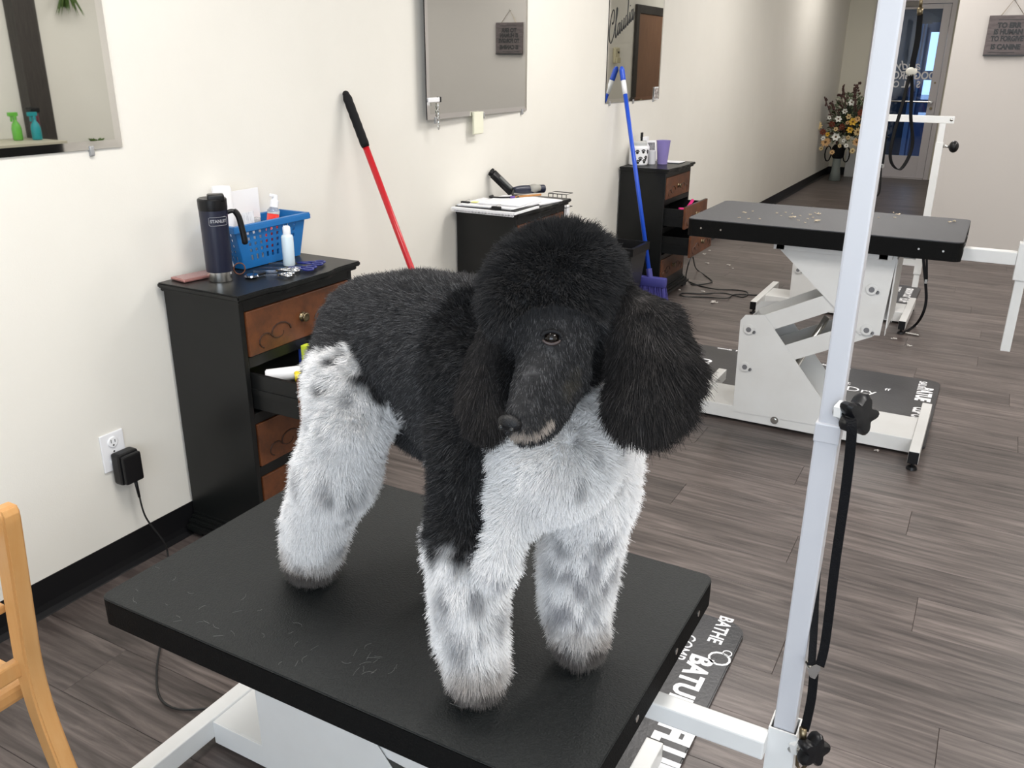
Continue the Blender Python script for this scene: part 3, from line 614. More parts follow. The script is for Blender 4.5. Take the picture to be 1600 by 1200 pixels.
MB().tube([AY(1386+4*math.cos(k*math.pi/4),181+5*math.sin(k*math.pi/4),Y3) for k in range(8)],0.004,6,True).cyl(AY(1386,186,Y3),AY(1384,205,Y3),0.008).build('snap_hook', M['brass'], n3, True)
MB().strap(cr([AY(1384,203,Y3),AY(1382,225,Y3),AY(1378,258,Y3)],5),(1,0,0),0.020,0.006).box(AY(1378,212,Y3)-Vector((0,0.01,0.01)),AY(1388,222,Y3)+Vector((0.0,0.01,0.03)),0.002).build('strap_top', M['nylon'], n3)
MB().box(AY(1376,262,Y3)-Vector((0.005,0.005,0)),AY(1379,256,Y3)+Vector((0.01,0.005,0))).build('slide_clasp', M['steel'], n3)
MB().strap(cr([AY(1377,258,Y3),AY(1376,280,Y3),AY(1374,300,Y3),AY(1369,306,Y3),AY(1365,298,Y3),AY(1368,275,Y3),AY(1375,259,Y3)],6),(0.5,-1,0),0.018,0.003).build('loop', M['nylon'], n3)
ls = thing('hanging_strap', 'long black strap trailing to the floor below the raised table', 'leash', AZ(1416,522,0.0))
Yl = 5.50
MB().strap(cr([AY(1441,372,Yl),AY(1443,408,Yl),AY(1446,440,Yl),AY(1447,470,Yl),AY(1441,492,Yl),AZ(1430,508,0.012),AZ(1414,519,0.006)],6),(1,0.4,0),0.016,0.003).strap(cr([AY(1447,372,Yl),AY(1448,408,Yl),AY(1448,440,Yl+0.01)],5),(1,0.4,0),0.012,0.003).build('webbing', M['nylon'], ls)
MB().box(AY(1444,443,Yl-0.01),AY(1449,439,Yl)+Vector((0,0.01,0.01))).cyl(AZ(1415,520,0.008),AZ(1436,524,0.008),0.007).build('metal_clasps', M['steel'], ls)
# ================================================================ MATS with white words
def floor_mat(label, x0,x1,y0,y1, words, group=None):
    t = thing('anti_fatigue_mat', label, 'mat', ((x0+x1)/2,(y0+y1)/2,0.0))
    MB().prism(rounded_rect(x0,x1,y0,y1,0.05,0.001,6),(0,0,0.012),0.003).build('pad', M['matblk'], t)
    for (s_,x,y,sz,dx_,k,b) in words:
        ax = {'d':((0,-1,0),(1,0,0)),'r':((1,0,0),(0,1,0)),'u':((0,1,0),(-1,0,0))}[dx_]
        text(s_, sz, frame((x,y,0.0131),*ax), M['whiteprint'], 'mat_lettering', t, bold=b, sx=k, align='LEFT')
    return t
m1 = floor_mat('black mat with white words peeking out right of the near table', -0.86,-0.395,0.95,2.115,
  [('BATHE',-0.475,2.13,0.055,'d',.8,.001),('COMB',-0.545,2.00,0.06,'d',.7,0),('BATUE',-0.492,1.925,0.082,'d',.85,.003),('FLUFF',-0.478,1.640,0.115,'d',.66,.006),('CUT',-0.60,1.66,0.06,'d',.9,.001),('GROOM',-0.60,1.95,0.06,'d',.9,.003),('Oo',-0.60,2.10,0.10,'d',.9,0),('o',-0.425,1.985,0.06,'d',1,-.001),('O',-0.455,1.97,0.09,'d',.9,-.001),('Dry',-0.64,1.45,0.1,'d',.8,0)])
m2_ = floor_mat('black worded mat under the raised grooming table', -1.33,-0.065,4.02-0.35,4.60,
  [('SALON',-0.16,4.56,0.05,'d',.9,.001),('BATUE',-0.155,4.47,0.09,'d',.75,.004),('CLIP CUT',-0.150,4.17,0.075,'d',.6,.003),('comb  FLUFF  trim  brush  WASH  style  groom',-1.2,4.57,0.03,'r',1.2,.001),('Dry',-0.47,4.24,0.09,'r',1,0),('Cut',-0.55,4.33,0.06,'r',1,0),('Clip',-0.62,3.93,0.09,'r',1,0),('ff',-0.30,4.33,0.05,'r',1,0),('COMB',-1.23,4.36,0.10,'d',.7,.003),('BATHE',-1.30,4.45,0.07,'d',.7,.003)])
m3_ = floor_mat('small far worded mat beside the third table', -0.80,-0.335,6.10,6.70,
  [('BATHE',-0.50,6.63,0.06,'d',.8,.002),('GROOM CUT',-0.42,6.62,0.06,'d',.8,.003),('COMB',-0.57,6.45,0.09,'d',.7,.003),('wash dry clip',-0.78,6.62,0.05,'r',1,.001),('FLUFF',-0.43,6.30,0.09,'d',.5,.004)])
# ================================================================ DRESSERS
def dresser(y0, label, opens):
    X0 = WX+0.012; X1 = -1.865; W = 0.515; Z = 0.866; y0 = y0+0.02
    t = thing('dresser', label, 'dresser', (X0,y0+W/2,0))
    L = M['lacq']
    MB().box((X0,y0,0.075),(X1,y0+0.018,Z-0.028),0.002).build('side_panel', L, t)
    MB().box((X0,y0+W-0.018,0.075),(X1,y0+W,Z-0.028),0.002).build('side_panel', L, t)
    MB().box((X0,y0+0.018,0.075),(X0+0.008,y0+W-0.018,Z-0.028)).build('back_panel', L, t)
    f = MB()
    for z0,z1 in ((0.075,0.125),(0.270,0.303),(0.450,0.484),(0.632,0.665),(0.808,0.838)): f.box((X1-0.04,y0+0.018,z0),(X1,y0+W-0.018,z1),0.0015)
    f.box((X0+0.008,y0+0.018,0.075),(X1-0.04,y0+W-0.018,0.085))
    f.build('front_frame', L, t)
    # serpentine top
    def edge(over,z):
        pts = [(X0,y0-over,z),(X1+over*0.6,y0-over,z)]
        n = 24
        for k in range(n+1):
            s_ = k/n; yy = y0-over+(W+2*over)*s_
            w_ = 0.014*math.exp(-((s_-0.32)/0.07)**2)*0.9+0.014*math.exp(-((s_-0.68)/0.07)**2)*0.9+0.016*math.exp(-((s_-0.5)/0.14)**2)
            pts.append((X1+over+0.004+w_, yy, z))
        pts.append((X0,y0+W+over,z)); return pts
    MB().prism(edge(0.012,Z-0.028),(0,0,0.012),0.003).build('top_moulding', L, t)
    MB().prism(edge(0.022,Z-0.016),(0,0,0.016),0.004).build('top_board', M['lacq'], t)
    # flared plinth
    pl = MB()
    for ov,z0,z1 in ((0.004,0.066,0.080),(0.014,0.054,0.067),(0.026,0.040,0.055),(0.038,0.022,0.041)):
        pl.prism([(X0,y0-ov,z0),(X1+ov,y0-ov,z0),(X1+ov,y0+W+ov,z0),(X0,y0+W+ov,z0)],(0,0,z1-z0),0.003)
    for yy in (y0-0.02,y0+W-0.06): pl.box((X1-0.05,yy,0.0),(X1+0.026,yy+0.08,0.024),0.004); pl.box((X0,yy,0.0),(X0+0.05,yy+0.08,0.024),0.004)
    pl.build('plinth', M['lacq'], t)
    dz = [(0.667,0.806),(0.486,0.630),(0.305,0.448),(0.127,0.268)]
    for i,(z0,z1) in enumerate(dz):
        o = opens.get(i,0.0); x = X1-0.012+o; ya = y0+0.022; yb = y0+W-0.022
        dr = MB().box((x,ya,z0),(x+0.016,yb,z1),0.003).build('drawer', M['drawer'], t)
        sc = MB()
        for sg_,yc in ((1,ya+0.13),(-1,yb-0.13)):
            zc = (z0+z1)/2-0.022
            sp = [(x+0.0165, yc+sg_*(0.05*math.cos(a)*(1-a/9.5)+0.0), zc+0.033*math.sin(a)*(1-a/9.5)) for a in [k*0.45 for k in range(15)]]
            sc.tube(sp,[0.0035*(1-k/18) for k in range(15)],5)
            sc.tube([(x+0.0165,yc-sg_*0.06+sg_*0.028*math.cos(a),zc-0.012+0.022*math.sin(a)) for a in [0.3+k*0.5 for k in range(9)]],0.0026,5)
        sc.build('scrollwork', M['scroll'], dr)
        yk = (ya+yb)/2
        MB().lathe([(0.015,0),(0.016,0.002),(0.007,0.004),(0.006,0.009),(0.013,0.012),(0.015,0.016),(0.012,0.020),(0.008,0.018),(0.0,0.019)],(0,0,0),20,Matrix.Translation((x+0.016,yk,(z0+z1)/2))@Matrix.Rotation(math.pi/2,4,'Y')).build('knob', M['brass'], dr, True)
        b = MB(); d0 = x-0.26 if o>0 else x-0.22
        for yy in (ya+0.006,yb-0.018): b.box((d0,yy,z0+0.012),(x,yy+0.012,z1-0.018),0.001)
        b.box((d0,ya+0.018,z0+0.012),(x,yb-0.018,z0+0.018)); b.box((d0,ya+0.018,z0+0.012),(d0+0.01,yb-0.018,z1-0.018))
        if o>0: b.box((d0,ya+0.0025,(z0+z1)/2-0.012),(x,ya+0.006,(z0+z1)/2+0.006)).box((x+0.0005,ya+0.004,z1-0.001),(x+0.014,yb-0.004,z1+0.0008))
        b.build('drawer_box', L, dr)
    return t
D1 = dresser(1.725,'near black dresser holding the blue basket and thermos',{1:0.19})
D2 = dresser(3.405,'middle black dresser covered with papers and clippers',{})
D3 = dresser(5.42,'far black dresser with open drawers and a purple cup on it',{1:0.14,2:0.19})
ZT = 0.8665
# things in the near open drawer
def cylbottle(name,p0,p1,r,mt,lab,cat='bottle',capm=None):
    t = thing(name, lab, cat, p0); p0 = Vector(p0); p1 = Vector(p1); d = (p1-p0)
    MB().cyl(p0,p0+d*0.84,r,bev=r*0.15).build('body', mt, t, 'auto')
    MB().cyl(p0+d*0.84,p1,r*0.62,bev=r*0.1).build('cap', capm or M['paper'], t, 'auto'); return t
zb = 0.505
cylbottle('product_bottle',(-1.86,1.82,zb+0.085),(-1.72,1.95,zb+0.095),0.022,M['paper'],'white bottle lying in the near open drawer')
cylbottle('product_tube',(-1.78,1.86,zb+0.085),(-1.70,1.95,zb+0.09),0.018,mat('yellow_label',(0.75,0.60,0.02),0.4),'yellow and white tube lying in the near open drawer')
tag(MB().box((-1.84,1.96,zb+0.02),(-1.76,1.99,zb+0.15),0.003).build('yellow_carton', mat('yellow_green',(0.62,0.72,0.05),0.5)),'yellow green carton standing in the near open drawer','carton')
tag(MB().box((-1.88,1.99,zb+0.02),(-1.80,2.03,zb+0.135),0.003).build('blue_carton', mat('dark_blue_card',(0.02,0.05,0.28),0.5)),'dark blue carton at the back of the near open drawer','carton')
tag(MB().prism([(-1.88,2.02,zb+0.02),(-1.72,2.06,zb+0.02),(-1.72,2.06,zb+0.14),(-1.80,2.045,zb+0.17),(-1.88,2.02,zb+0.12)],(0.0,0.002,0)).build('drawer_paper', M['paper']),'white paper standing in the near open drawer','paper')
cc = thing('charger_cable','thin black cable hanging out of the near open drawer','cable',(-1.66,1.86,0.6))
MB().tube(cr([(-1.76,1.92,0.60),(-1.72,1.90,0.632),(-1.67,1.86,0.650),(-1.650,1.81,0.640),(-1.640,1.79,0.56),(-1.638,1.785,0.45),(-1.645,1.80,0.33),(-1.66,1.82,0.2)],8),0.0032,6).build('lead', M['cord'], cc, True)
# ---------------------------------------------------------------- things on the near dresser
ph = thing('phone','rose pink phone lying at the corner of the near dresser','phone',(-2.10,1.79,ZT))
MB().box((-0.036,-0.072,0.0),(0.036,0.072,0.009),0.004,3).build('body', mat('rose_gold',(0.42,0.20,0.18),0.3,0.5), ph, local=True)
MB().box((-0.032,-0.066,0.0088),(0.032,0.066,0.0096),0.0002).build('back_plate', mat('rose_plate',(0.40,0.21,0.20),0.18,0.3), ph, local=True)
ph.location = (-2.122,1.835,ZT+0.0005); ph.rotation_euler.z = math.radians(-8)
tx,ty = -2.035,1.845
tm = thing('thermos_mug','tall navy thermos mug with steel base and looped handle','mug',(tx,ty,ZT))
nv = mat('navy_enamel',(0.006,0.008,0.024),0.38)
MB().lathe([(0.0365,0.0),(0.0375,0.004),(0.0385,0.028),(0.0385,0.030)],(tx,ty,ZT+0.0005),40).build('steel_base', M['steel'], tm, 'auto')
MB().lathe([(0.039,0.030),(0.0395,0.034),(0.0405,0.17),(0.0415,0.215)],(tx,ty,ZT),40,cap=False).build('body', nv, tm, True)
MB().lathe([(0.0415,0.215),(0.0425,0.222),(0.0425,0.246),(0.039,0.250),(0.0,0.246)],(tx,ty,ZT),40).build('lid', M['blk'], tm, 'auto')
hd = Vector((0.62,0.78,0)).normalized()
sdir = Vector((0.85,-0.52,0)).normalized()
MB().box((-0.024,-0.02,0),(0.024,0.02,0.022),0.006,3,Matrix.Translation((tx+sdir.x*0.016+hd.x*0.008,ty+sdir.y*0.016+hd.y*0.008,ZT+0.241))@Matrix.Rotation(math.radians(50),4,'Z')).build('lid_lever', M['blk'], tm, 'auto')
hp = [Vector((tx,ty,ZT))+hd*r_+Vector((0,0,z_)) for r_,z_ in ((0.036,0.203),(0.052,0.208),(0.064,0.204),(0.072,0.188),(0.077,0.16),(0.081,0.13),(0.083,0.105))]
MB().tube(cr(hp,4),[0.0065]*7+[0.0095]*17+[0.006],10).build('handle', M['blk'], tm, 'auto')
cd = Vector((0.72,-0.69,0)).normalized()
def wrap(s_,size,z,name,mt,ang0,rad,par,c,k=1.0):
    cu = bpy.data.curves.new('t','FONT'); cu.body = s_; cu.size = size; cu.align_x = 'CENTER'; cu.extrude = 0.0003; cu.offset = 0.0004
    tmp = bpy.data.objects.new('tmp',cu); C.objects.link(tmp); me_ = bpy.data.meshes.new_from_object(tmp.evaluated_get(bpy.context.evaluated_depsgraph_get())); bpy.data.objects.remove(tmp)
    wo = woff(par)
    for v_ in me_.vertices:
        a = ang0+v_.co.x*k/rad; v_.co = Vector((c[0]+math.cos(a)*(rad+v_.co.z), c[1]+math.sin(a)*(rad+v_.co.z), z+v_.co.y))-wo
    me_.materials.clear(); me_.materials.append(mt); return link(bpy.data.objects.new(name,me_),par)
lm = mat('pale_grey_logo',(0.30,0.30,0.32),0.4)
ang = math.atan2(-0.40,0.92)
wrap('STANLEY',0.0125,ZT+0.1815,'mug_lettering',lm,ang,0.0413,tm,(tx,ty),1.0)
bw_ = []
for k in range(28):
    q = k/28*2*math.pi; u_ = 0.029*max(-1,min(1,1.35*math.cos(q))); v_ = 0.0125*max(-1,min(1,1.35*math.sin(q))); a = ang+u_/0.0413
    bw_.append((tx+0.0415*math.cos(a),ty+0.0415*math.sin(a),ZT+0.185+v_))
MB().tube(bw_,0.0006,5,True).build('logo_border', lm, tm)
wc = thing('white_can','white can behind the navy thermos','can',(-2.09,1.90,ZT))
MB().lathe([(0.028,0.0055),(0.030,0.008),(0.030,0.254),(0.027,0.260),(0.0,0.260)],(-2.142,1.985,ZT),32).build('body', M['paper'], wc, 'auto')
# basket
bk = thing('plastic_basket','bright blue slotted plastic basket full of small supplies','basket',(-2.07,2.06,ZT))
BA = dict(x0=-2.176,x1=-2.060,y0=1.942,y1=2.270,h=0.146)
def basket_wall(p0,p1,q0,q1,nx,rows,name):
    """wall from bottom edge p0-p1 to top edge q0-q1 with rows of square slots"""
    p0,p1,q0,q1 = map(Vector,(p0,p1,q0,q1)); m_ = MB(); b = m_.bm
    us = [0.0]; 
    for i in range(nx): us += [0.12+0.76*(i+0.28)/nx, 0.12+0.76*(i+0.72)/nx]
    us.append(1.0); vs_ = [0.0]
    for a_,b2 in rows: vs_ += [a_,b2]
    vs_.append(1.0)
    def P(u,v): a_ = p0.lerp(p1,u); c_ = q0.lerp(q1,u); return a_.lerp(c_,v)
    g = [[b.verts.new(P(u,v)) for u in us] for v in vs_]
    for j in range(len(vs_)-1):
        for i in range(len(us)-1):
            if i%2==1 and j%2==1: continue
            b.faces.new((g[j][i],g[j][i+1],g[j+1][i+1],g[j+1][i]))
    o = m_.build(name, M['blue'], bk); sm = o.modifiers.new('t','SOLIDIFY'); sm.thickness = 0.003; sm.offset = 0; return o
x0,x1,y0_,y1_,hh = BA['x0'],BA['x1'],BA['y0'],BA['y1'],BA['h']; ex = 0.018
bz = ZT+0.002; tz = ZT+hh
B4 = [(x0+0.002,y0_+0.040,bz),(x1-0.012,y0_+0.040,bz),(x1-0.012,y1_-0.028,bz),(x0+0.002,y1_-0.028,bz)]; T4 = [(x0,y0_,tz),(x1,y0_,tz),(x1,y1_,tz),(x0,y1_,tz)]
rw = [(0.17,0.29),(0.36,0.43),(0.50,0.57),(0.63,0.70),(0.76,0.82)]
for k,nx in enumerate((5,9,5,9)): basket_wall(B4[k],B4[(k+1)%4],T4[k],T4[(k+1)%4],nx,rw,'basket_wall')
MB().prism(B4,(0,0,0.003)).build('basket_floor', M['blue'], bk)
rm = MB()
for k in range(4):
    a_ = Vector(T4[k]); c_ = Vector(T4[(k+1)%4]); n_ = (c_-a_).cross(Vector((0,0,1))).normalized(); e_ = (c_-a_).normalized()
    rm.bar(a_-e_*0.010+n_*0.005-Vector((0,0,0.004)), c_+e_*0.010+n_*0.005-Vector((0,0,0.004)), 0.014, 0.008, 0.002)
    rm.bar(a_-e_*0.012+n_*0.011-Vector((0,0,0.013)), c_+e_*0.012+n_*0.011-Vector((0,0,0.013)), 0.003, 0.016, 0.001)
rm.build('basket_rim', M['blue'], bk)
# in the basket
tag(MB().box((-2.168,2.035,ZT+0.01),(-2.164,2.165,ZT+0.235),0.0005).build('paper_sheet', M['paper']),'big blank white card standing in the blue basket','card')
tag(MB().box((-2.10,2.02,ZT+0.01),(-2.098,2.07,ZT+0.175),0.0004,2).build('folded_leaflet', M['print']),'small folded leaflet in the blue basket before the white card','leaflet')
jr = thing('clear_jar','clear plastic jar in the blue basket','jar',(-2.10,2.07,ZT+0.01))
clr = mat('clear_plastic',(0.85,0.87,0.88),0.12,trans=0.75,ior=1.3)
MB().lathe([(0.024,0.006),(0.026,0.02),(0.026,0.13),(0.022,0.14)],(-2.12,2.085,ZT),24).build('body', clr, jr, True)
MB().lathe([(0.025,0.136),(0.025,0.148),(0.0,0.149)],(-2.12,2.085,ZT),24).build('lid', clr, jr, 'auto')
pbm = mat('red_liquid',(0.75,0.05,0.04),0.15)
pbt = thing('pump_bottle','small spray bottle of red liquid with white pump in the blue basket','bottle',(-2.09,2.125,ZT+0.02))
Mt = Matrix.Translation((-2.105,2.135,ZT+0.03))@Matrix.Rotation(math.radians(-14),4,'X')
MB().lathe([(0.018,0.0),(0.020,0.01),(0.020,0.125)],(0,0,0),24,Mt).build('liquid', pbm, pbt, True)
MB().lathe([(0.0205,0.125),(0.0205,0.137),(0.012,0.148)],(0,0,0),24,Mt).build('shoulder', clr, pbt, True)
MB().lathe([(0.014,0.147),(0.014,0.168),(0.010,0.172),(0.0095,0.188),(0.0,0.189)],(0,0,0),20,Mt).box((-0.006,-0.020,0.180),(0.006,0.004,0.190),0.002,2,Mt).build('pump', M['paper'], pbt, 'auto')
wbt = thing('flip_bottle','small translucent white bottle standing before the blue basket','bottle',(-1.985,2.12,ZT))
tl = mat('milky_plastic',(0.62,0.72,0.78),0.3)
MB().lathe([(0.018,0.0005),(0.0195,0.004),(0.0195,0.094),(0.017,0.100),(0.012,0.103)],(-1.995,2.105,ZT),28).build('body', tl, wbt, 'auto')
MB().lathe([(0.0115,0.102),(0.0125,0.105),(0.0125,0.125),(0.010,0.130),(0.0,0.131)],(-1.995,2.105,ZT),24).build('cap', M['paper'], wbt, 'auto')
# scissors and combs lying on the top
navyh = mat('navy_handle',(0.012,0.02,0.16),0.3)
def shears(tip, hnd, lab, hm, ringr=0.0135, group=None, blade=M['chrome'], spread=0.016):
    tip = Vector(tip); hnd = Vector(hnd); d = (hnd-tip); L_ = d.length; d.normalize(); s_ = Vector((-d.y,d.x,0)); z = Vector((0,0,0.0045))
    t = thing('scissors', lab, 'scissors', tip, group); pv_ = tip+d*L_*0.56
    for sg_ in (1,-1):
        MB().prism([tip+z*sg_*0.4,pv_+s_*sg_*0.006+z*sg_*.4,pv_-s_*sg_*0.002+z*sg_*.4],(0,0,0.0018)).build('blade', blade, t)
        e = hnd+s_*sg_*spread
        MB().tube([pv_+z,pv_+d*L_*.12+s_*sg_*0.006+z,e-d*ringr+z],[0.003,0.0035,0.003],8).tube([e+d*ringr*1.25*math.cos(k*math.pi/8)+s_*ringr*math.sin(k*math.pi/8)+z for k in range(16)],0.0036,6,True).build('handle', hm, t, True)
    MB().cyl(pv_+Vector((0,0,0.0)),pv_+Vector((0,0,0.007)),0.004).build('pivot_screw', M['brass'], t)
    return t
z_ = ZT+0.004
shears(AZ(420,412,z_),AZ(498,413,z_),'long scissors with navy handles nearest the white bottle',navyh)
shears(AZ(407,419,z_),AZ(484,421,z_),'scissors with navy handles, second from the white bottle',navyh)
shears(AZ(396,425,z_),AZ(462,423,z_),'thin all-steel scissors on the near dresser',M['chrome'],0.010)
shears(AZ(415,431,z_),AZ(452,431,z_),'short steel scissors nearest the dresser front edge',M['chrome'],0.009,blade=mat('grey_blade',(0.2,0.2,0.22),0.3,1.0))
rz = thing('trimmer_blade','shiny oval trimmer head beside the thermos mug','blade',AZ(393,431,ZT))
c_ = AZ(393,431,ZT+0.006)
MB().lathe([(0.0,0.0),(0.02,0.0),(0.023,0.004),(0.020,0.009),(0.0,0.010)],c_-Vector((0,0,0.005)),24).build('body', mat('dark_chrome',(0.25,0.27,0.32),0.12,1.0), rz, 'auto')
MB().box(c_+Vector((0.0,0.015,-0.004)),c_+Vector((0.012,0.05,0.004)),0.002).build('grip', M['blk'], rz)
eb = thing('hair_band','brown elastic band leaning on the blue basket behind the thermos','band',(-2.03,1.935,ZT))
MB().tube([Vector((-2.035+0.010*math.cos(a),1.925+0.014*math.cos(a),ZT+0.020+0.018*math.sin(a))) for a in [k*math.pi/8 for k in range(16)]],0.002,6,True).build('elastic', mat('brown_rubber',(0.15,0.05,0.02),0.5), eb, True)
# ---------------------------------------------------------------- things on the middle dresser
nb = thing('spiral_notebook','spiral bound notebook hanging over the edge of the middle dresser','notebook',(-2.0,3.43,ZT))
MB().box((-2.165,3.365,ZT+0.0005),(-1.835,3.60,ZT+0.010),0.001).build('pages', M['paper'], nb)
wr = MB()
for k in range(44):
    xx = -2.16+k*0.0074
    wr.tube([(xx,3.358+0.010*math.cos(a),ZT+0.002+0.010*math.sin(a)) for a in [j*math.pi/3 for j in range(6)]],0.0013,4,True)
sp = wr.build('wire_binding', M['paper'], nb)
bd = thing('clipboard','black clipboard under the loose papers on the middle dresser','clipboard',(-2.0,3.45,ZT+0.01))
MB().box((-2.16,3.385,ZT+0.0105),(-1.845,3.62,ZT+0.0145),0.0005).build('board', M['blk'], bd)
shifts = [(-2.155,3.395,-1.99,3.64,.0148,3),(-2.005,3.40,-1.86,3.66,.0152,-4),(-2.08,3.45,-1.88,3.73,.0215,5),(-1.99,3.66,-1.85,3.86,.001,-7),(-2.13,3.62,-1.98,3.87,.001,2)]
labs = ['loose white papers at the wall end of the middle dresser','loose white papers at the near front corner of the middle dresser','printed sheet laid across the papers on the middle dresser','fanned papers at the front edge of the middle dresser','papers lying behind the hair brush on the middle dresser']
for (a,b,c2,d_,zz,rot),lb_ in zip(shifts,labs):
    t = thing('paper_stack', lb_, 'papers', ((a+c2)/2,(b+d_)/2,ZT+zz))
    hx,hy = (c2-a)/2,(d_-b)/2
    for i in range(4):
        MB().box((-hx,-hy,i*0.0015),(hx,hy,i*0.0015+0.0012),0,2,Matrix.Translation((random.uniform(-.005,.005),random.uniform(-.005,.005),0))@Matrix.Rotation(random.uniform(-.05,.05),4,'Z')).build('sheet', M['print'] if i==3 else M['paper'], t, local=True)
    t.rotation_euler.z = math.radians(rot)
for k,(px,py) in enumerate(((728,317),(776,325))):
    c_ = AZ(px,py,ZT+0.020); t = thing('binder_clip', ('black binder clip at the wall end of the papers','black binder clip at the front end of the papers')[k], 'clip', c_)
    MB().box(c_+Vector((-0.022,-0.012,-0.008)),c_+Vector((0.022,0.006,0.008)),0.003).build('clamp', M['blk'], t)
    MB().tube([c_+Vector((-0.008,0.004,0.006)),c_+Vector((-0.006,0.03,0.012)),c_+Vector((0.006,0.03,0.012)),c_+Vector((0.008,0.004,0.006))],0.0012,5).build('wire_handle', M['steel'], t)
clp = thing('hair_clipper','black cordless clipper leaning on the wall over the middle dresser','clipper',AZ(782,306,ZT))
bA = Vector((-2.09,3.80,ZT+0.03)); bB = Vector((-2.165,3.735,ZT+0.125))
MB().bar(bA,bB,0.042,0.030,0.008,(1,0,0.5)).build('body', M['blk'], clp, 'auto')
MB().bar(bA.lerp(bB,.15)+Vector((.014,-.004,.006)),bA.lerp(bB,.75)+Vector((.014,-.004,.006)),0.020,0.012,0.004,(1,0,0.5)).build('grip_panel', mat('dark_grey_plastic',(0.06,0.065,0.065),0.35), clp)
MB().bar(bB,bB+(bB-bA).normalized()*0.014,0.040,0.022,0.003,(1,0,0.5)).build('blade', M['blkm'], clp)
br = thing('slicker_brush','dark navy hair brush lying on papers of the middle dresser','brush',AZ(830,302,ZT+0.02))
p0 = Vector((-2.07,3.78,ZT+0.045)); p1 = Vector((-1.985,4.0-0.06,ZT+0.040))
MB().tube(cr([p0+(p1-p0)*t_ for t_ in (0,.2,.45,.7,.9,1)],4),[0.014+0.008*math.sin(min(1,k/10)*2.2) for k in range(21)],10).build('handle', mat('navy_black_grip',(0.012,0.015,0.035),0.35), br, True)
MB().tube([p0+(p1-p0)*t_+Vector((0.006,0,0.004)) for t_ in (.48,.65,.82)],[0.018,0.022,0.016],10).build('pale_head', mat('pale_brush_pad',(0.32,0.31,0.28),0.6), br, True)
MB().tube(cr([p0,Vector((-2.03,3.70,ZT+0.032)),Vector((-1.99,3.68,ZT+0.030)),Vector((-2.05,3.62,ZT+0.028)),Vector((-2.11,3.62,ZT+0.028)),Vector((-2.12,3.66,ZT+0.028))],6),0.006,8).build('strap', M['blk'], br, True)
cb_ = thing('wooden_comb','wooden handled comb on the papers of the middle dresser','comb',(-1.96,3.75,ZT+0.03))
MB().cyl((-2.00,3.66,ZT+0.031),(-1.93,3.80,ZT+0.031),0.005).build('handle', mat('orange_wood',(0.45,0.2,0.05),0.5), cb_, True)
MB().cyl((-2.01,3.64,ZT+0.031),(-2.0,3.66,ZT+0.031),0.0065).build('ferrule', mat('purple_ferrule',(0.12,0.05,0.3),0.5), cb_, True)
tag(MB().cyl((-2.105,3.47,ZT+0.0235),(-2.105,3.47,ZT+0.0245),0.02).build('yellow_tag', mat('yellow_sticker',(0.85,0.8,0.25),0.6)),'yellow round sticker on papers of the middle dresser','sticker')
wr2 = thing('wire_rack','wire holder with papers behind the middle dresser corner','rack',(-1.93,4.02,ZT-0.06))
m_ = MB()
for k in range(5): m_.tube([(-1.98+k*0.025,3.985,ZT-0.12),(-1.98+k*0.025,3.985,ZT+0.012)],0.002,5)
for z in (-0.12,-0.055,0.012): m_.tube([(-1.98,3.985,ZT+z),(-1.88,3.985,ZT+z),(-1.88,4.06,ZT+z),(-1.98,4.06,ZT+z)],0.002,5,True)
m_.build('wire_frame', M['blk'], wr2)
MB().box((-1.97,3.99,ZT-0.10),(-1.89,4.05,ZT-0.05),0.002).build('paper_bundle', M['paper'], wr2)
MB().tube([(-1.93,3.985,ZT-0.11),(-1.93,3.958,ZT-0.11)],0.003,5).build('hook', M['blk'], wr2)
# ---------------------------------------------------------------- things on the far dresser
def pawprint(mb,c,r,axu,axv,n):
    for (u,v_,s_) in ((0,-0.25,0.55),(-0.62,0.3,0.26),(-0.22,0.62,0.27),(0.22,0.62,0.27),(0.62,0.3,0.26)):
        mb.cyl(c+axu*u*r+axv*v_*r-n*0.001, c+axu*u*r+axv*v_*r+n*0.0006, r*s_, seg=10)
pj = thing('treat_jar','white jar with black paw prints on the far dresser','jar',(-2.105,5.56,ZT))
jc = Vector((-2.105,5.565,ZT))
MB().lathe([(0.056,0.001),(0.062,0.008),(0.062,0.112),(0.052,0.122),(0.050,0.132)],jc,36).build('body', M['paper'], pj, 'auto')
MB().lathe([(0.052,0.128),(0.053,0.146),(0.046,0.151),(0.0,0.151)],jc,36).build('lid', mat('frosted_lid',(0.55,0.56,0.55),0.4), pj, 'auto')
m_ = MB(); r2 = random.Random(2)
for a,z in ((-1.35,.088),(-1.0,.045),(-0.7,.092),(-0.35,.05),(-1.65,.04),(-0.05,.088),(-1.25,.015+.01),(-.55,.018+.01)):
    n = Vector((math.cos(a),math.sin(a),0)); u = Vector((-math.sin(a),math.cos(a),0)); pawprint(m_,jc+n*0.0622+Vector((0,0,z)),0.0165,u,Vector((0,0,1)),n)
m_.build('paw_prints', M['ink'], pj)
sb = thing('spray_bottle','white spray bottle beside the paw print jar','bottle',(-2.10,5.68,ZT))
MB().lathe([(0.024,0.001),(0.026,0.01),(0.026,0.11),(0.012,0.135),(0.012,0.15)],(-2.10,5.675,ZT),24).build('body', M['paper'], sb, 'auto')
MB().box((-2.112,5.64,ZT+0.15),(-2.088,5.70,ZT+0.175),0.004).build('spray_head', M['paper'], sb)
MB().box((-2.14,5.67,ZT+0.16),(-2.13,5.70,ZT+0.20),0.003,2,Matrix.Identity(4)).cyl((-2.135,5.685,ZT+0.0),(-2.135,5.685,ZT+0.165),0.008).build('black_nozzle', M['blk'], sb)
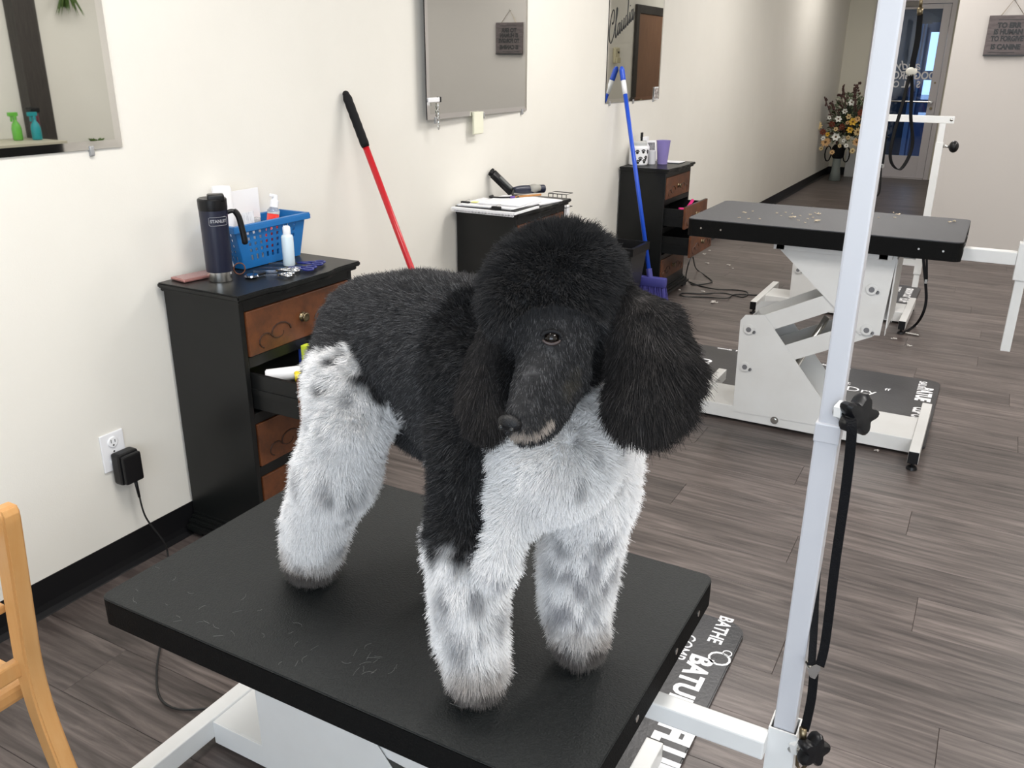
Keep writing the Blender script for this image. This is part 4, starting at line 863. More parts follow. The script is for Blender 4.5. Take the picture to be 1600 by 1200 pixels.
wbx = tag(MB().lathe([(0.024,0.001),(0.024,0.085),(0.02,0.09),(0,0.09)],(-2.045,5.66,ZT),24).build('lotion_bottle', mat('grey_white_plastic',(0.6,0.6,0.62),0.4)),'short pale bottle in front of the white spray bottle','bottle')
pf_ = thing('framed_photo','small white photo frame leaning on the far dresser','frame',(-2.12,5.82,ZT))
Mt = Matrix.Translation((-2.11,5.81,ZT+0.001))@Matrix.Rotation(math.radians(-35),4,'Z')@Matrix.Rotation(math.radians(-10),4,'Y')
MB().box((0,-0.05,0),(0.006,0.05,0.14),0.002,2,Mt).build('frame', M['paper'], pf_)
MB().box((0.0062,-0.038,0.02),(0.0072,0.038,0.125),0,2,Mt).build('picture', mat('dark_photo',(0.1,0.1,0.12),0.3,var=(0.4,0.4,0.42),vscale=30), pf_)
pc = thing('plastic_cup','purple translucent plastic tumbler on the far dresser','cup',(-1.975,5.70,ZT))
pm_ = mat('purple_plastic',(0.36,0.30,0.64),0.3,trans=0.35,ior=1.2)
MB().lathe([(0.033,0.001),(0.034,0.02),(0.046,0.150),(0.048,0.150),(0.048,0.154),(0.0435,0.154),(0.031,0.012),(0.0,0.012)],(-1.985,5.70,ZT),36).build('cup_wall', pm_, pc, 'auto')
MB().lathe([(0.0,0.013),(0.031,0.013),(0.033,0.035),(0.0,0.035)],(-1.985,5.70,ZT),36).build('drink', mat('dark_purple_drink',(0.05,0.03,0.09),0.2), pc, 'auto')
pp = thing('paper_pile','white papers lying right of the purple cup','papers',(-1.96,5.85,ZT))
for i in range(3): MB().box((-2.06,5.79,ZT+0.0005+i*.002),(-1.90,5.92,ZT+0.002+i*.002),0,2,Matrix.Translation((.004*i,-.006*i,0))).build('sheet', M['paper'], pp)
pk = thing('pink_clip','hot pink clip lying in the far open drawer','clip',(-1.75,5.60,0.62))
hp_ = mat('hot_pink',(0.85,0.04,0.25),0.4)
MB().bar((-1.80,5.56,0.60),(-1.765,5.61,0.595),0.02,0.02,0.004).bar((-1.765,5.61,0.595),(-1.74,5.66,0.655),0.018,0.014,0.004).build('plastic_arms', hp_, pk)
MB().cyl((-1.772,5.605,0.598),(-1.752,5.605,0.598),0.011).build('hinge', hp_, pk, True)
# ---------------------------------------------------------------- long handles, bin
def pole_thing(name,label,cat,top,bot,mt,r,gripm,griplen,grip_r,extra=None):
    top = Vector(top); bot = Vector(bot); d = (bot-top).normalized(); t = thing(name,label,cat,bot)
    MB().cyl(top+d*griplen*.98,bot,r,seg=16).build('handle', mt, t, True)
    g = MB(); n_ = 12; pts = [top+d*griplen*k/n_ for k in range(n_+1)]
    g.tube(pts,[grip_r*0.75]+[grip_r*(1+0.06*(k%2)) for k in range(1,n_)]+[grip_r*0.9],14); g.sphere(top,grip_r*.78).build('grip', gripm, t, True)
    if extra: extra(t,top,bot,d)
    return t
def pan(t,top,bot,d):
    MB().box((bot.x-0.14,bot.y-0.03,0.001),(bot.x+0.14,bot.y+0.03,0.05),0.01).build('broom_head', mat('red_plastic2',(0.4,0.01,0.015),0.4), t)
pole_thing('broom','broom with red pole and black grip leaning behind the poodle','broom',(WX+0.016,2.665,1.385),(-1.72,2.81,0.05),mat('red_plastic',(0.50,0.010,0.018),0.3),0.0125,M['blkm'],0.20,0.0165,pan)
bluem = mat('blue_pole',(0.012,0.075,0.55),0.32)
def mop(t,top,bot,d):
    MB().cyl(top+d*0.075,top+d*0.16,0.0155,seg=16).build('white_band', M['paper'], t, True)
    MB().cyl(bot-d*0.05,bot+d*0.01,0.019).box((bot.x-0.10,bot.y-0.03,bot.z-0.06),(bot.x+0.11,bot.y+0.03,bot.z+0.0),0.015).build('broom_block', mat('lilac_blue',(0.05,0.05,0.24),0.5), t, 'auto')
    fm = bmesh.new(); r = random.Random(4)
    for i in range(900):
        x = bot.x+r.uniform(-.095,.105); y = bot.y+r.uniform(-.025,.025); e = Vector((x+(x-bot.x)*.35+r.uniform(-.01,.01),y+(y-bot.y)*.6+r.uniform(-.01,.01),0.004+r.uniform(0,.01))); s_ = Vector((r.uniform(-1,1),r.uniform(-1,1),0)).normalized()*0.0012
        p = Vector((x,y,bot.z-0.055)); fm.faces.new([fm.verts.new(q) for q in (p-s_,p+s_,e+s_,e-s_)])
    b2 = MB(); b2.bm.free(); b2.bm = fm; o = b2.build('bristles', mat('lilac_bristles',(0.10,0.09,0.38),0.6), t); o['kind'] = 'stuff'
pole_thing('long_handled_broom','broom with blue pole leaning by the far dresser','broom',(WX+0.024,5.345,1.470),(-1.815,5.12,0.235),bluem,0.0135,bluem,0.075,0.0165,mop)
bn = thing('waste_bin','black rectangular waste bin behind the poodle, left of the blue pole','bin',(-1.98,4.90,0))
bz1 = 0.468; m_ = MB(); x0,x1,ya,yb = -2.14,-1.815,4.78,5.04-0.0
def ring(o_,z): return [Vector(p) for p in ((x0-o_,ya-o_,z),(x1+o_,ya-o_,z),(x1+o_,yb+o_,z),(x0-o_,yb+o_,z))]
b = m_.bm; R = [[b.verts.new(p) for p in ring(o_,z)] for o_,z in ((-0.045,0.002),(0,bz1-0.02),(0.008,bz1-0.02),(0.008,bz1),(-0.006,bz1),(-0.006,bz1-0.02),(-0.05,0.012))]
for i in range(len(R)-1):
    for k in range(4): b.faces.new((R[i][k],R[i][(k+1)%4],R[i+1][(k+1)%4],R[i+1][k]))
b.faces.new(R[0][::-1]); b.faces.new(R[-1]); bmesh.ops.recalc_face_normals(b,faces=b.faces[:])
m_.build('bin_shell', mat('dark_bin_plastic',(0.02,0.02,0.021),0.4), bn)
lin = MB(); b = lin.bm; R = [[b.verts.new(p) for p in ring(o_,z)] for o_,z in ((0.010,bz1-0.045),(0.011,bz1+0.002),(-0.010,bz1+0.002),(-0.02,bz1-0.12))]
for i in range(3):
    for k in range(4): b.faces.new((R[i][k],R[i][(k+1)%4],R[i+1][(k+1)%4],R[i+1][k]))
lin.build('bin_rim', M['blk'], bn)
# ---------------------------------------------------------------- cables by the far dresser
cb = thing('tangled_cable','tangled black cable on the floor beside the far dresser','cable',AZ(1090,455,0))
zc = 0.005
MB().tube(cr([AX(1081,400,-1.68),AX(1075,415,-1.68),AZ(1072,437,zc),AZ(1083,445,zc),AZ(1112,441,zc+.004),AZ(1104,432,zc),AZ(1088,420,zc+.02),AX(1083,402,-1.68)],8),0.0045,6).build('cable_loop', M['cord'], cb, True)
MB().tube(cr([AZ(1076,440,zc),AZ(1095,447,zc),AZ(1120,452,zc+.006),AZ(1150,453,zc),AZ(1168,457,zc+.006),AZ(1160,464,zc),AZ(1130,458,zc+.005),AZ(1095,459,zc),AZ(1066,458,zc),AZ(1068,463,zc+.004),AZ(1100,464,zc),AZ(1135,466,zc+.006),AZ(1150,460,zc),AZ(1200,462,zc)],8),0.0045,6).build('cable_coil', M['cord'], cb, True)
# ================================================================ CHAIR at the left edge
pine = mat('honey_pine',(0.56,0.31,0.12),0.42,var=(0.52,0.26,0.085),vscale=9,stretch=(5,5,0.5),bump=0.05,bscale=60,lo=0.3,hi=0.7)
chr_ = thing('wooden_chair','honey coloured wooden chair back at the left edge','chair',(-1.3,0.55,0))
yc = 0.70
def post(y):
    c2 = [Vector(AY(px,py,yc)) for px,py in ((6,790),(14,840),(24,905),(34,970),(46,1040),(64,1105),(88,1170),(112,1230))]
    d0 = (c2[-1]-c2[-2]).normalized(); c2.append(c2[-1]+d0*((c2[-1].z-0.002)/max(1e-3,-d0.z)))
    c2 = [p+Vector((0,y-yc,0)) for p in c2]; n = len(c2); R=[]; m_ = MB(); b = m_.bm; pts = cr(c2,5)
    for i,p in enumerate(pts):
        wd = 0.0215 if i>1 else (0.012 if i==0 else 0.019); th = 0.016
        R.append([b.verts.new(p+Vector((sx*wd*0.9,sy*th,0))) for sx,sy in ((-1,-1),(1,-1),(1,1),(-1,1))])
    for i in range(len(R)-1):
        for k in range(4): b.faces.new((R[i][k],R[i][(k+1)%4],R[i+1][(k+1)%4],R[i+1][k]))
    b.faces.new(R[0][::-1]); b.faces.new(R[-1]); bmesh.ops.recalc_face_normals(b,faces=b.faces[:]); bmesh.ops.bevel(b,geom=[e for e in b.edges],offset=0.004,segments=2,affect='EDGES')
    return m_.build('back_post', pine, chr_, 'auto')
post(yc); post(yc-0.40)
q = AY(40,1035,yc)
def rail(z,name,hh=0.034,dx=0.0):
    p = Vector((AY(40,1035,yc).x+dx,yc,z)); return MB().bar(p+Vector((0,-0.395,0)),p+Vector((0,-0.008,0)),0.018,hh,0.004).build(name, pine, chr_)
rail(q.z,'back_rail'); rail(AY(20,948,yc).z,'back_rail',0.016,-0.015); rail(AY(8,840,yc).z,'back_rail',0.04,-0.03)
sx_ = AY(60,1100,yc).x-0.03
MB().box((sx_-0.40,yc-0.42,0.40),(sx_,yc+0.02,0.435),0.01).build('seat', pine, chr_)
for yy in (yc-0.01,yc-0.39): MB().bar((sx_-0.37,yy,0.40),(sx_-0.39,yy,0.0),0.035,0.035,0.004,(1,0,0)).build('front_leg', pine, chr_)
# ================================================================ FLOWERS
fa_ = thing('flower_arrangement','big silk flower arrangement in glass vase in the far corner','flowers',(-2.0,13.15,0))
fc = Vector((-1.83,12.68,0.80)); r = random.Random(11)
MB().lathe([(0.075,0.001),(0.085,0.004),(0.055,0.16),(0.055,0.38),(0.08,0.44),(0.076,0.44),(0.050,0.38),(0.050,0.16),(0.075,0.01)],(-1.96,12.8,0),24).build('vase', mat('smoky_glass',(0.5,0.55,0.52),0.1,trans=0.6,ior=1.3), fa_, True)
ir = MB()
for sg_ in (-1,1):
    ir.tube([Vector((-1.96+sg_*(0.08+0.05*(1-math.cos(a*1.0))*0.8),12.75,0.36+0.10*math.sin(a)*1.0)) for a in [k*math.pi/6-1.5 for k in range(13)]],0.009,6)
ir.lathe([(0.060,0.30),(0.085,0.34),(0.085,0.44),(0.06,0.48)],(-1.96,12.8,0),16,cap=False)
ir.build('iron_collar', M['blkm'], fa_, True)
fol = bmesh.new()
for i in range(1500):
    a = r.uniform(0,6.28); b2_ = math.acos(r.uniform(-0.8,1)); rad = (0.36)*r.uniform(.35,1.0)**0.6
    p = fc+Vector((math.sin(b2_)*math.cos(a)*rad*0.95, math.sin(b2_)*math.sin(a)*rad*0.7, math.cos(b2_)*rad*0.98))
    if p.x < WX+0.09: continue
    d = (p-fc).normalized()+Vector((r.uniform(-.7,.7),r.uniform(-.7,.7),r.uniform(-.7,.7))); d.normalize(); s_ = d.cross(Vector((r.uniform(-1,1),r.uniform(-1,1),r.uniform(-1,1)))).normalized(); l_ = r.uniform(.03,.065)
    f_ = fol.faces.new([fol.verts.new(p),fol.verts.new(p+d*l_*.5+s_*l_*.25),fol.verts.new(p+d*l_),fol.verts.new(p+d*l_*.5-s_*l_*.25)]); f_.material_index = r.choice((0,1,1,2))
gmats = [mat('dark_leaf',(0.05,0.075,0.03),0.5),mat('grey_leaf',(0.20,0.24,0.15),0.5),mat('brown_leaf',(0.10,0.045,0.035),0.6)]
b3 = MB(); b3.bm.free(); b3.bm = fol; o = b3.build('foliage', gmats, fa_); o['kind'] = 'stuff'
MB().sphere(fc,0.20,(1,.7,1),20).build('foliage_core', mat('moss',(0.02,0.03,0.015),0.9), fa_, True)
fcols = {'cream':(0.68,0.52,0.26),'white':(0.78,0.78,0.72),'yellow':(0.70,0.42,0.04),'peach':(0.66,0.42,0.20),'rust':(0.18,0.04,0.02)}
fm_ = {k:mat(k+'_petal',v,0.6) for k,v in fcols.items()}; cen = mat('flower_centre',(0.12,0.06,0.02),0.7)
spots = [((1290,222),'peach',.075,14),((1278,196),'cream',.065,10),((1306,214),'white',.06,6),((1310,186),'white',.05,6),((1333,190),'yellow',.06,6),((1328,203),'yellow',.05,6),((1338,222),'peach',.06,12),((1340,206),'cream',.06,12),((1322,228),'white',.035,10),((1331,160),'white',.05,6),((1320,174),'white',.04,6),((1300,194),'rust',.05,8),((1316,198),'rust',.05,8),((1286,206),'rust',.05,8),((1296,184),'white',.035,8),((1345,176),'rust',.05,8),((1283,232),'cream',.035,8),((1325,215),'cream',.035,8),((1348,196),'yellow',.05,6),((1312,228),'cream',.03,8),((1344,236),'rust',.05,8),((1300,238),'peach',.04,10),((1326,182),'cream',.04,6),((1340,186),'peach',.045,8),((1293,210),'yellow',.035,6),((1318,220),'white',.03,8),((1332,236),'cream',.045,12),((1306,202),'cream',.035,8),((1324,192),'peach',.03,8),((1286,216),'white',.035,6)]
for (px,py),c_,rad,n_ in spots:
    p = AY(px,py,12.45); m_ = MB(); b = m_.bm; nrm = (_c-p).normalized(); nrm = (nrm+Vector((r.uniform(-.4,.4),0,r.uniform(-.3,.4)))).normalized(); u = nrm.cross(Vector((0,0,1))).normalized(); v2 = nrm.cross(u)
    for k in range(n_):
        a = 2*math.pi*k/n_+r.uniform(-.1,.1); d = u*math.cos(a)+v2*math.sin(a); s_ = nrm.cross(d); w_ = rad*2.4/n_*0.9
        b.faces.new([b.verts.new(q_) for q_ in (p,p+d*rad*.55+s_*w_+nrm*.010,p+d*rad+nrm*0.0,p+d*rad*.55-s_*w_+nrm*.010)])
    fo = m_.build('flower', fm_[c_], fa_)
    MB().sphere(p+nrm*0.006,rad*0.22,seg=8).build('flower_centre', cen, fo)
tw = mat('dark_twig',(0.06,0.025,0.02),0.7)
for pts in ([(1300,185),(1294,168),(1288,152)],[(1312,180),(1304,170),(1298,160)],[(1322,170),(1320,155),(1318,133)],[(1318,170),(1314,150),(1311,148)],[(1338,170),(1337,150),(1342,128)],[(1334,175),(1336,155),(1337,134)]):
    P3 = [AY(px,py,12.4) for px,py in pts]; m_ = MB(); m_.tube(cr(P3,5),0.006,5)
    for k in range(10):
        q_ = P3[1].lerp(P3[2],k/9)+Vector((r.uniform(-.02,.02),r.uniform(-.02,.02),r.uniform(-.01,.01))); m_.sphere(q_,r.uniform(.010,.02),seg=6)
    m_.build('berry_twig', tw, fa_)
wbx_ = thing('white_planter','white panelled box standing behind the flower vase','box',(-1.8,13.4,0))
MB().box((-1.93,13.38,0.0),(-1.62,13.54,0.36),0.004).build('box_body', M['white'], wbx_)
MB().box((-1.925,13.375,0.02),(-1.87,13.38,0.35),0.002).box((-1.855,13.375,0.02),(-1.80,13.38,0.35),0.002).box((-1.785,13.375,0.02),(-1.73,13.38,0.35),0.002).build('front_slats', M['white'], wbx_)
# ================================================================ HAIR TUFTS
hair = mat('cream_fluff',(0.55,0.46,0.34),0.9); hairw = mat('white_fluff',(0.62,0.58,0.54),0.9)
def tuft(c, s_, mt, name, lab, grp, seed, n=10):
    r = random.Random(seed); m_ = MB(); c = Vector(c)
    for k in range(n):
        a = r.uniform(0,6.28); R_ = s_*r.uniform(.3,1); z0 = r.uniform(0.001,s_*.35); x = r.uniform(-.6,.6)*s_; y = r.uniform(-.4,.4)*s_
        pts = [c+Vector((x+R_*.5*math.cos(a+t),y+R_*.35*math.sin(a+t),z0+0.001*j)) for j,t in enumerate((0,.7,1.4,2.1,2.6))]
        m_.tube(pts,[s_*.06,s_*.12,s_*.14,s_*.10,s_*.04],4)
    return tag(m_.build(name, mt, None), lab, 'hair', grp)
tt = [(1163,333,.010),(1155,341,.007),(1170,343,.007),(1187,343,.007),(1214,334,.008),(1237,341,.015),(1247,345,.006),(1238,335,.007),(1227,333,.006),(1262,343,.006),(1266,337,.010),(1278,335,.014),(1275,346,.016),(1258,349,.006),(1270,341,.006),(1403,336,.012),(1396,333,.006),(1398,341,.007),(1483,348,.010),(1491,347,.012),(1372,341,.006),(1176,331,.006),(1220,338,.005),(1250,338,.006)]
for i,(px,py,s_) in enumerate(tt):
    tuft(AZ(px,py,0.9012), s_, hair, 'hair_tuft', 'tiny cream hair tufts scattered on the raised grey table top', 'hair tufts on the raised table', 100+i, 7)
ft = [(1115,473,.03),(1098,456,.016),(1062,454,.014),(1137,415,.02),(1105,412,.02),(1100,398,.02),(1420,541,.018),(1431,510,.012),(1397,530,.02),(1362,525,.02),(1374,508,.02),(1370,705,.012),(1108,392,.016),(1145,420,.010),(1245,432,.02)]
for i,(px,py,s_) in enumerate(ft):
    tuft(AZ(px,py,0.001), s_, hairw, 'floor_fluff', 'small pale hair clumps lying on the floor planks', 'hair clumps on the floor', 300+i, 9)
wisps = MB(); r = random.Random(21)
for i in range(42):
    px = r.gauss(300,60) if i%2 else r.gauss(520,90); py = 1000+(px-300)*0.40+r.uniform(-95,-15)
    if i < 8: px = r.uniform(560,600); py = 1028+r.uniform(-15,15)
    p = AZ(px,py,0.6112); a = r.uniform(0,6.28); l_ = r.uniform(.008,.022); c2 = r.uniform(-1,1)
    if not (-1.25 < p.x < -0.35 and 0.80 < p.y < 1.37): continue
    pts = [p+Vector((math.cos(a+c2*t)*l_*t,math.sin(a+c2*t)*l_*t,0.0)) for t in (0,.33,.66,1)]
    wisps.tube(pts,0.00022,3)
wo_ = tag(wisps.build('loose_hairs', mat('grey_hair',(0.22,0.22,0.21),0.8), None), 'thin loose grey hairs scattered on the near black table top', 'hair', None, 'stuff')

# dog skeleton: joints as x, y, z, radius in metres
DOG_BODY=[('b', 'trunk', [[-0.8679, 1.1004, 1.0878, 0.0854], [-0.7389, 1.049, 1.1058, 0.1028], [-0.6023, 0.9947, 1.1168, 0.107], [-0.5166, 0.9606, 1.1027, 0.1033]]), ('b', 'trunk', [[-0.7021, 1.0344, 1.0193, 0.0673], [-0.6035, 0.9951, 1.0113, 0.086], [-0.5218, 0.9627, 1.0161, 0.0887]]), ('b', 'arm', [[-0.5562, 0.9118, 1.0187, 0.0693], [-0.5585, 0.8804, 0.9254, 0.0488], [-0.5593, 0.8807, 0.8872, 0.0494]]), ('w', 'leg', [[-0.5593, 0.8807, 0.8872, 0.0485], [-0.5465, 0.8756, 0.8304, 0.0578], [-0.5437, 0.8745, 0.7473, 0.0537], [-0.5317, 0.8697, 0.6945, 0.0486], [-0.5468, 0.896, 0.651, 0.0446]]), ('w', 'leg', [[-0.4235, 1.0096, 0.941, 0.0613], [-0.4481, 1.0302, 0.8189, 0.063], [-0.4505, 1.0311, 0.7276, 0.0558], [-0.4405, 1.0271, 0.6812, 0.0463], [-0.4456, 1.0435, 0.646, 0.0403]]), ('w', 'chest', [[-0.4579, 0.9587, 1.0223, 0.1034], [-0.4424, 0.9311, 1.0219, 0.089]]), ('w', 'chest', [[-0.4272, 1.0219, 1.0142, 0.0678], [-0.4235, 1.0096, 0.941, 0.0613]]), ('w', 'chest', [[-0.4751, 0.8902, 0.9671, 0.0403], [-0.4512, 0.913, 0.9818, 0.0463]]), ('w', 'inner', [[-0.4714, 0.8888, 0.9641, 0.0319], [-0.4801, 0.8653, 0.9209, 0.0302], [-0.4896, 0.8583, 0.8781, 0.0322]]), ('w', 'fringe', [[-0.719, 0.9604, 1.0153, 0.0133], [-0.6849, 0.963, 0.9594, 0.0134], [-0.6541, 0.9614, 0.923, 0.0114]]), ('b', 'haunch', [[-0.855, 1.0629, 1.0644, 0.0816], [-0.8319, 1.0107, 1.0294, 0.0813]]), ('w', 'thigh', [[-0.8319, 1.0107, 1.0294, 0.0813], [-0.8225, 0.9747, 0.973, 0.0704], [-0.8512, 0.9645, 0.8811, 0.064]]), ('w', 'leg', [[-0.8512, 0.9645, 0.8811, 0.062], [-0.9075, 0.9762, 0.7844, 0.0596], [-0.9324, 0.9861, 0.7161, 0.0547], [-0.9728, 1.0199, 0.648, 0.049]]), ('b', 'neck', [[-0.4526, 0.939, 1.1812, 0.0629], [-0.4843, 0.9733, 1.0954, 0.0791]]), ('w', 'neck', [[-0.4518, 0.9652, 1.0951, 0.0591], [-0.4523, 0.9705, 1.0284, 0.0778]]), ('b', 'head', [[-0.4461, 0.9169, 1.2494, 0.0804]]), ('b', 'head', [[-0.4216, 0.931, 1.259, 0.0586]]), ('b', 'head', [[-0.4724, 0.8794, 1.2463, 0.0471]]), ('b', 'head', [[-0.4693, 0.8534, 1.2325, 0.0328]]), ('b', 'head', [[-0.4282, 0.8942, 1.2207, 0.0593]]), ('b', 'muzzle', [[-0.4201, 0.8626, 1.1846, 0.0494], [-0.4212, 0.8205, 1.1542, 0.0387], [-0.4214, 0.792, 1.1311, 0.0309], [-0.4188, 0.7828, 1.1218, 0.0257]]), ('b', 'muzzle', [[-0.4121, 0.8297, 1.1236, 0.0296], [-0.4175, 0.7959, 1.1094, 0.0232]]), ('b', 'muzzle', [[-0.4074, 0.8783, 1.1485, 0.0381], [-0.4034, 0.8098, 1.1104, 0.0204]]), ('b', 'haunch', [[-0.8084, 1.109, 1.03, 0.1], [-0.7694, 1.1257, 0.95, 0.085]]), ('w', 'leg', [[-0.7063, 1.1221, 0.91, 0.065], [-0.7119, 1.1351, 0.81, 0.05], [-0.7398, 1.1462, 0.74, 0.044], [-0.7212, 1.1388, 0.67, 0.043], [-0.7026, 1.1314, 0.655, 0.04]])]
EAR_L=[[-0.3756, 0.9417, 1.2467, 0.0199], [-0.3389, 0.9356, 1.2155, 0.0409], [-0.3199, 0.9238, 1.1758, 0.0452], [-0.3204, 0.9147, 1.1513, 0.0415]]
EAR_R=[[-0.5117, 0.893, 1.2074, 0.019], [-0.5229, 0.8914, 1.1535, 0.0307], [-0.5198, 0.8765, 1.1132, 0.0331], [-0.5059, 0.8637, 1.0943, 0.0272]]
EYE_AT=(862,528)
NOSE_AT=(797,661)
LIP_AT=[(791, 671), (806, 680), (826, 683), (845, 676), (861, 659)]
SPOT_AT=[(572, 592, 9), (585, 640, 7), (545, 625, 8), (492, 662, 8), (512, 675, 9), (505, 600, 6), (955, 745, 14), (960, 700, 11), (925, 715, 8), (900, 690, 7), (470, 740, 11), (545, 775, 15), (500, 760, 13), (535, 800, 10), (520, 850, 12), (470, 880, 12), (930, 840, 12), (950, 880, 16), (870, 880, 14), (925, 920, 14), (870, 960, 12), (700, 930, 12), (770, 960, 16), (720, 1000, 14), (785, 1000, 12), (700, 960, 10), (745, 930, 12), (880, 840, 12), (445, 820, 12), (905, 760, 8)]
MUZ=20
MARK_WHITE=[[-0.8026, 0.9237, 1.0603, 0.0265], [-0.7797, 0.9253, 1.0956, 0.0093]]
MARK_BLACK=[[-0.4796, 0.7736, 0.9545, 0.0294], [-0.5167, 0.7884, 0.9449, 0.0335], [-0.4526, 0.7737, 1.0055, 0.0105]]
BRIN=[-0.3804, 0.8466, 1.1556, 0.0161]
# ================================================================ POODLE
def sdf_eval(P, chains, k=0.035):
    """smooth union of tapered capsules; also distance to the black and white coat groups"""
    d = None; dg = {'b':np.full(len(P),9.0),'w':np.full(len(P),9.0)}
    for g, n, pts in chains:
        dc = None
        segs = list(zip(pts[:-1],pts[1:])) if len(pts)>1 else [(pts[0],pts[0])]
        for a,b in segs:
            A = np.array(a[:3]); B = np.array(b[:3]); ab = B-A; L2 = float(ab@ab)
            t = np.clip(((P-A)@ab)/L2,0,1) if L2>1e-9 else np.zeros(len(P))
            q = np.linalg.norm(P-A-t[:,None]*ab,axis=1)-(a[3]+(b[3]-a[3])*t)
            dc = q if dc is None else np.minimum(dc,q)
        dg[g] = np.minimum(dg[g],dc)
        if n == 'paint': continue
        if d is None: d = dc
        else:
            h = np.clip(0.5+0.5*(d-dc)/k,0,1); d = d*(1-h)+dc*h-k*h*(1-h)
    return d, dg
def surface_nets(chains, h, k, shrink):
    pts = np.array([p for c in chains if c[1] != 'paint' for p in c[2]])
    lo = (pts[:,:3]-pts[:,3:4]).min(0)-0.04; hi = (pts[:,:3]+pts[:,3:4]).max(0)+0.04
    n = np.ceil((hi-lo)/h).astype(int)+1
    ax = [lo[i]+h*np.arange(n[i]) for i in range(3)]
    G = np.stack(np.meshgrid(*ax,indexing='ij'),-1).reshape(-1,3)
    D = np.concatenate([sdf_eval(G[i:i+200000],chains,k)[0] for i in range(0,len(G),200000)])
    D = (D+shrink).reshape(n)
    ins = D<0
    c = np.zeros(n-1,int)
    for dx in (0,1):
        for dy in (0,1):
            for dz in (0,1): c += ins[dx:n[0]-1+dx,dy:n[1]-1+dy,dz:n[2]-1+dz]
    act = (c>0)&(c<8); idx = -np.ones(n-1,int); idx[act] = np.arange(act.sum())
    ci = np.argwhere(act); acc = np.zeros((len(ci),3)); cnt = np.zeros(len(ci))
    cor = [(a,b,c_) for a in (0,1) for b in (0,1) for c_ in (0,1)]
    for i,p in enumerate(cor):
        for q in cor[i+1:]:
            if sum(abs(p[j]-q[j]) for j in range(3)) != 1: continue
            da = D[ci[:,0]+p[0],ci[:,1]+p[1],ci[:,2]+p[2]]; db = D[ci[:,0]+q[0],ci[:,1]+q[1],ci[:,2]+q[2]]
            m_ = (da<0)!=(db<0); t = np.where(m_,da/np.where(np.abs(da-db)<1e-12,1,da-db),0)
            pos = np.array(p)+(np.array(q)-np.array(p))*t[:,None]
            acc[m_] += pos[m_]; cnt[m_] += 1
    V = lo+(ci+acc/cnt[:,None])*h; F_ = []
    for axis in range(3):
        o1,o2 = [(1,2),(2,0),(0,1)][axis]
        sl = [slice(1,None)]*3; 
        a = ins.copy(); s0 = [slice(None)]*3; s1 = [slice(None)]*3; s0[axis] = slice(0,-1); s1[axis] = slice(1,None)
        ch = ins[tuple(s0)]!=ins[tuple(s1)]; e = np.argwhere(ch)
        ok = (e[:,o1]>0)&(e[:,o2]>0)&(e[:,o1]<n[o1]-1)&(e[:,o2]<n[o2]-1); e = e[ok]
        def cell(a1,a2):
            f = e.copy(); f[:,o1] -= a1; f[:,o2] -= a2; return idx[f[:,0],f[:,1],f[:,2]]
        q = np.stack([cell(0,0),cell(1,0),cell(1,1),cell(0,1)],1)
        st_ = ins[e[:,0],e[:,1],e[:,2]]
        q[~st_] = q[~st_][:,::-1]; F_.append(q)
    return V, np.concatenate(F_)
def grad(P, chains, k, e=0.002):
    g = np.zeros_like(P)
    for i in range(3):
        dv = np.zeros(3); dv[i] = e; g[:,i] = sdf_eval(P+dv,chains,k)[0]-sdf_eval(P-dv,chains,k)[0]
    return g/np.maximum(np.linalg.norm(g,axis=1,keepdims=True),1e-9)
rs = np.random.RandomState(5)
_w = [(rs.normal(size=3),rs.uniform(0,6.28)) for _ in range(24)]
def snoise(P, freq, j=0):
    out = np.zeros(len(P))
    for i in range(5):
        v,ph = _w[(j*5+i)%24]; out += np.sin(P@(v/np.linalg.norm(v))*freq*(1+0.35*i)+ph+j*1.7+2.0*np.sin(P@(_w[(i+j+3)%24][0])*freq*0.35))
    return out/5
def hit(px,py,chains,k,off=0.0):
    d = np.array(_ray(px,py)); d /= np.linalg.norm(d); o = np.array([0,0,1.5]); t = 0.5
    for _ in range(120):
        q,_g = sdf_eval((o+d*t)[None],chains,k); q = float(q[0])+off
        if abs(q) < 2e-4: break
        t += q*0.8
        if t > 3: return None
    return (o+d*t).tolist()+[t]
SHR = 0.0145
EYE = hit(*EYE_AT,DOG_BODY,0.035,SHR)[:3]; NOSE = [hit(*NOSE_AT,DOG_BODY,0.035,SHR)[:3]]
LIP = [h_[:3] for h_ in (hit(a,b,DOG_BODY,0.035,SHR) for a,b in LIP_AT) if h_]
SPOTS = []
for a,b,r_ in SPOT_AT:
    h_ = hit(a,b,DOG_BODY,0.035,SHR)
    if h_: SPOTS.append(h_[:3]+[r_*h_[3]/1400.0])
HD = np.array([.93,-.37,0.]); HD /= np.linalg.norm(HD); LT = np.array([-HD[1],HD[0],0.]); O0 = np.array([-.485,.948,.61])
def local(P): q = P-O0; return q@HD, q@LT, q[:,2]
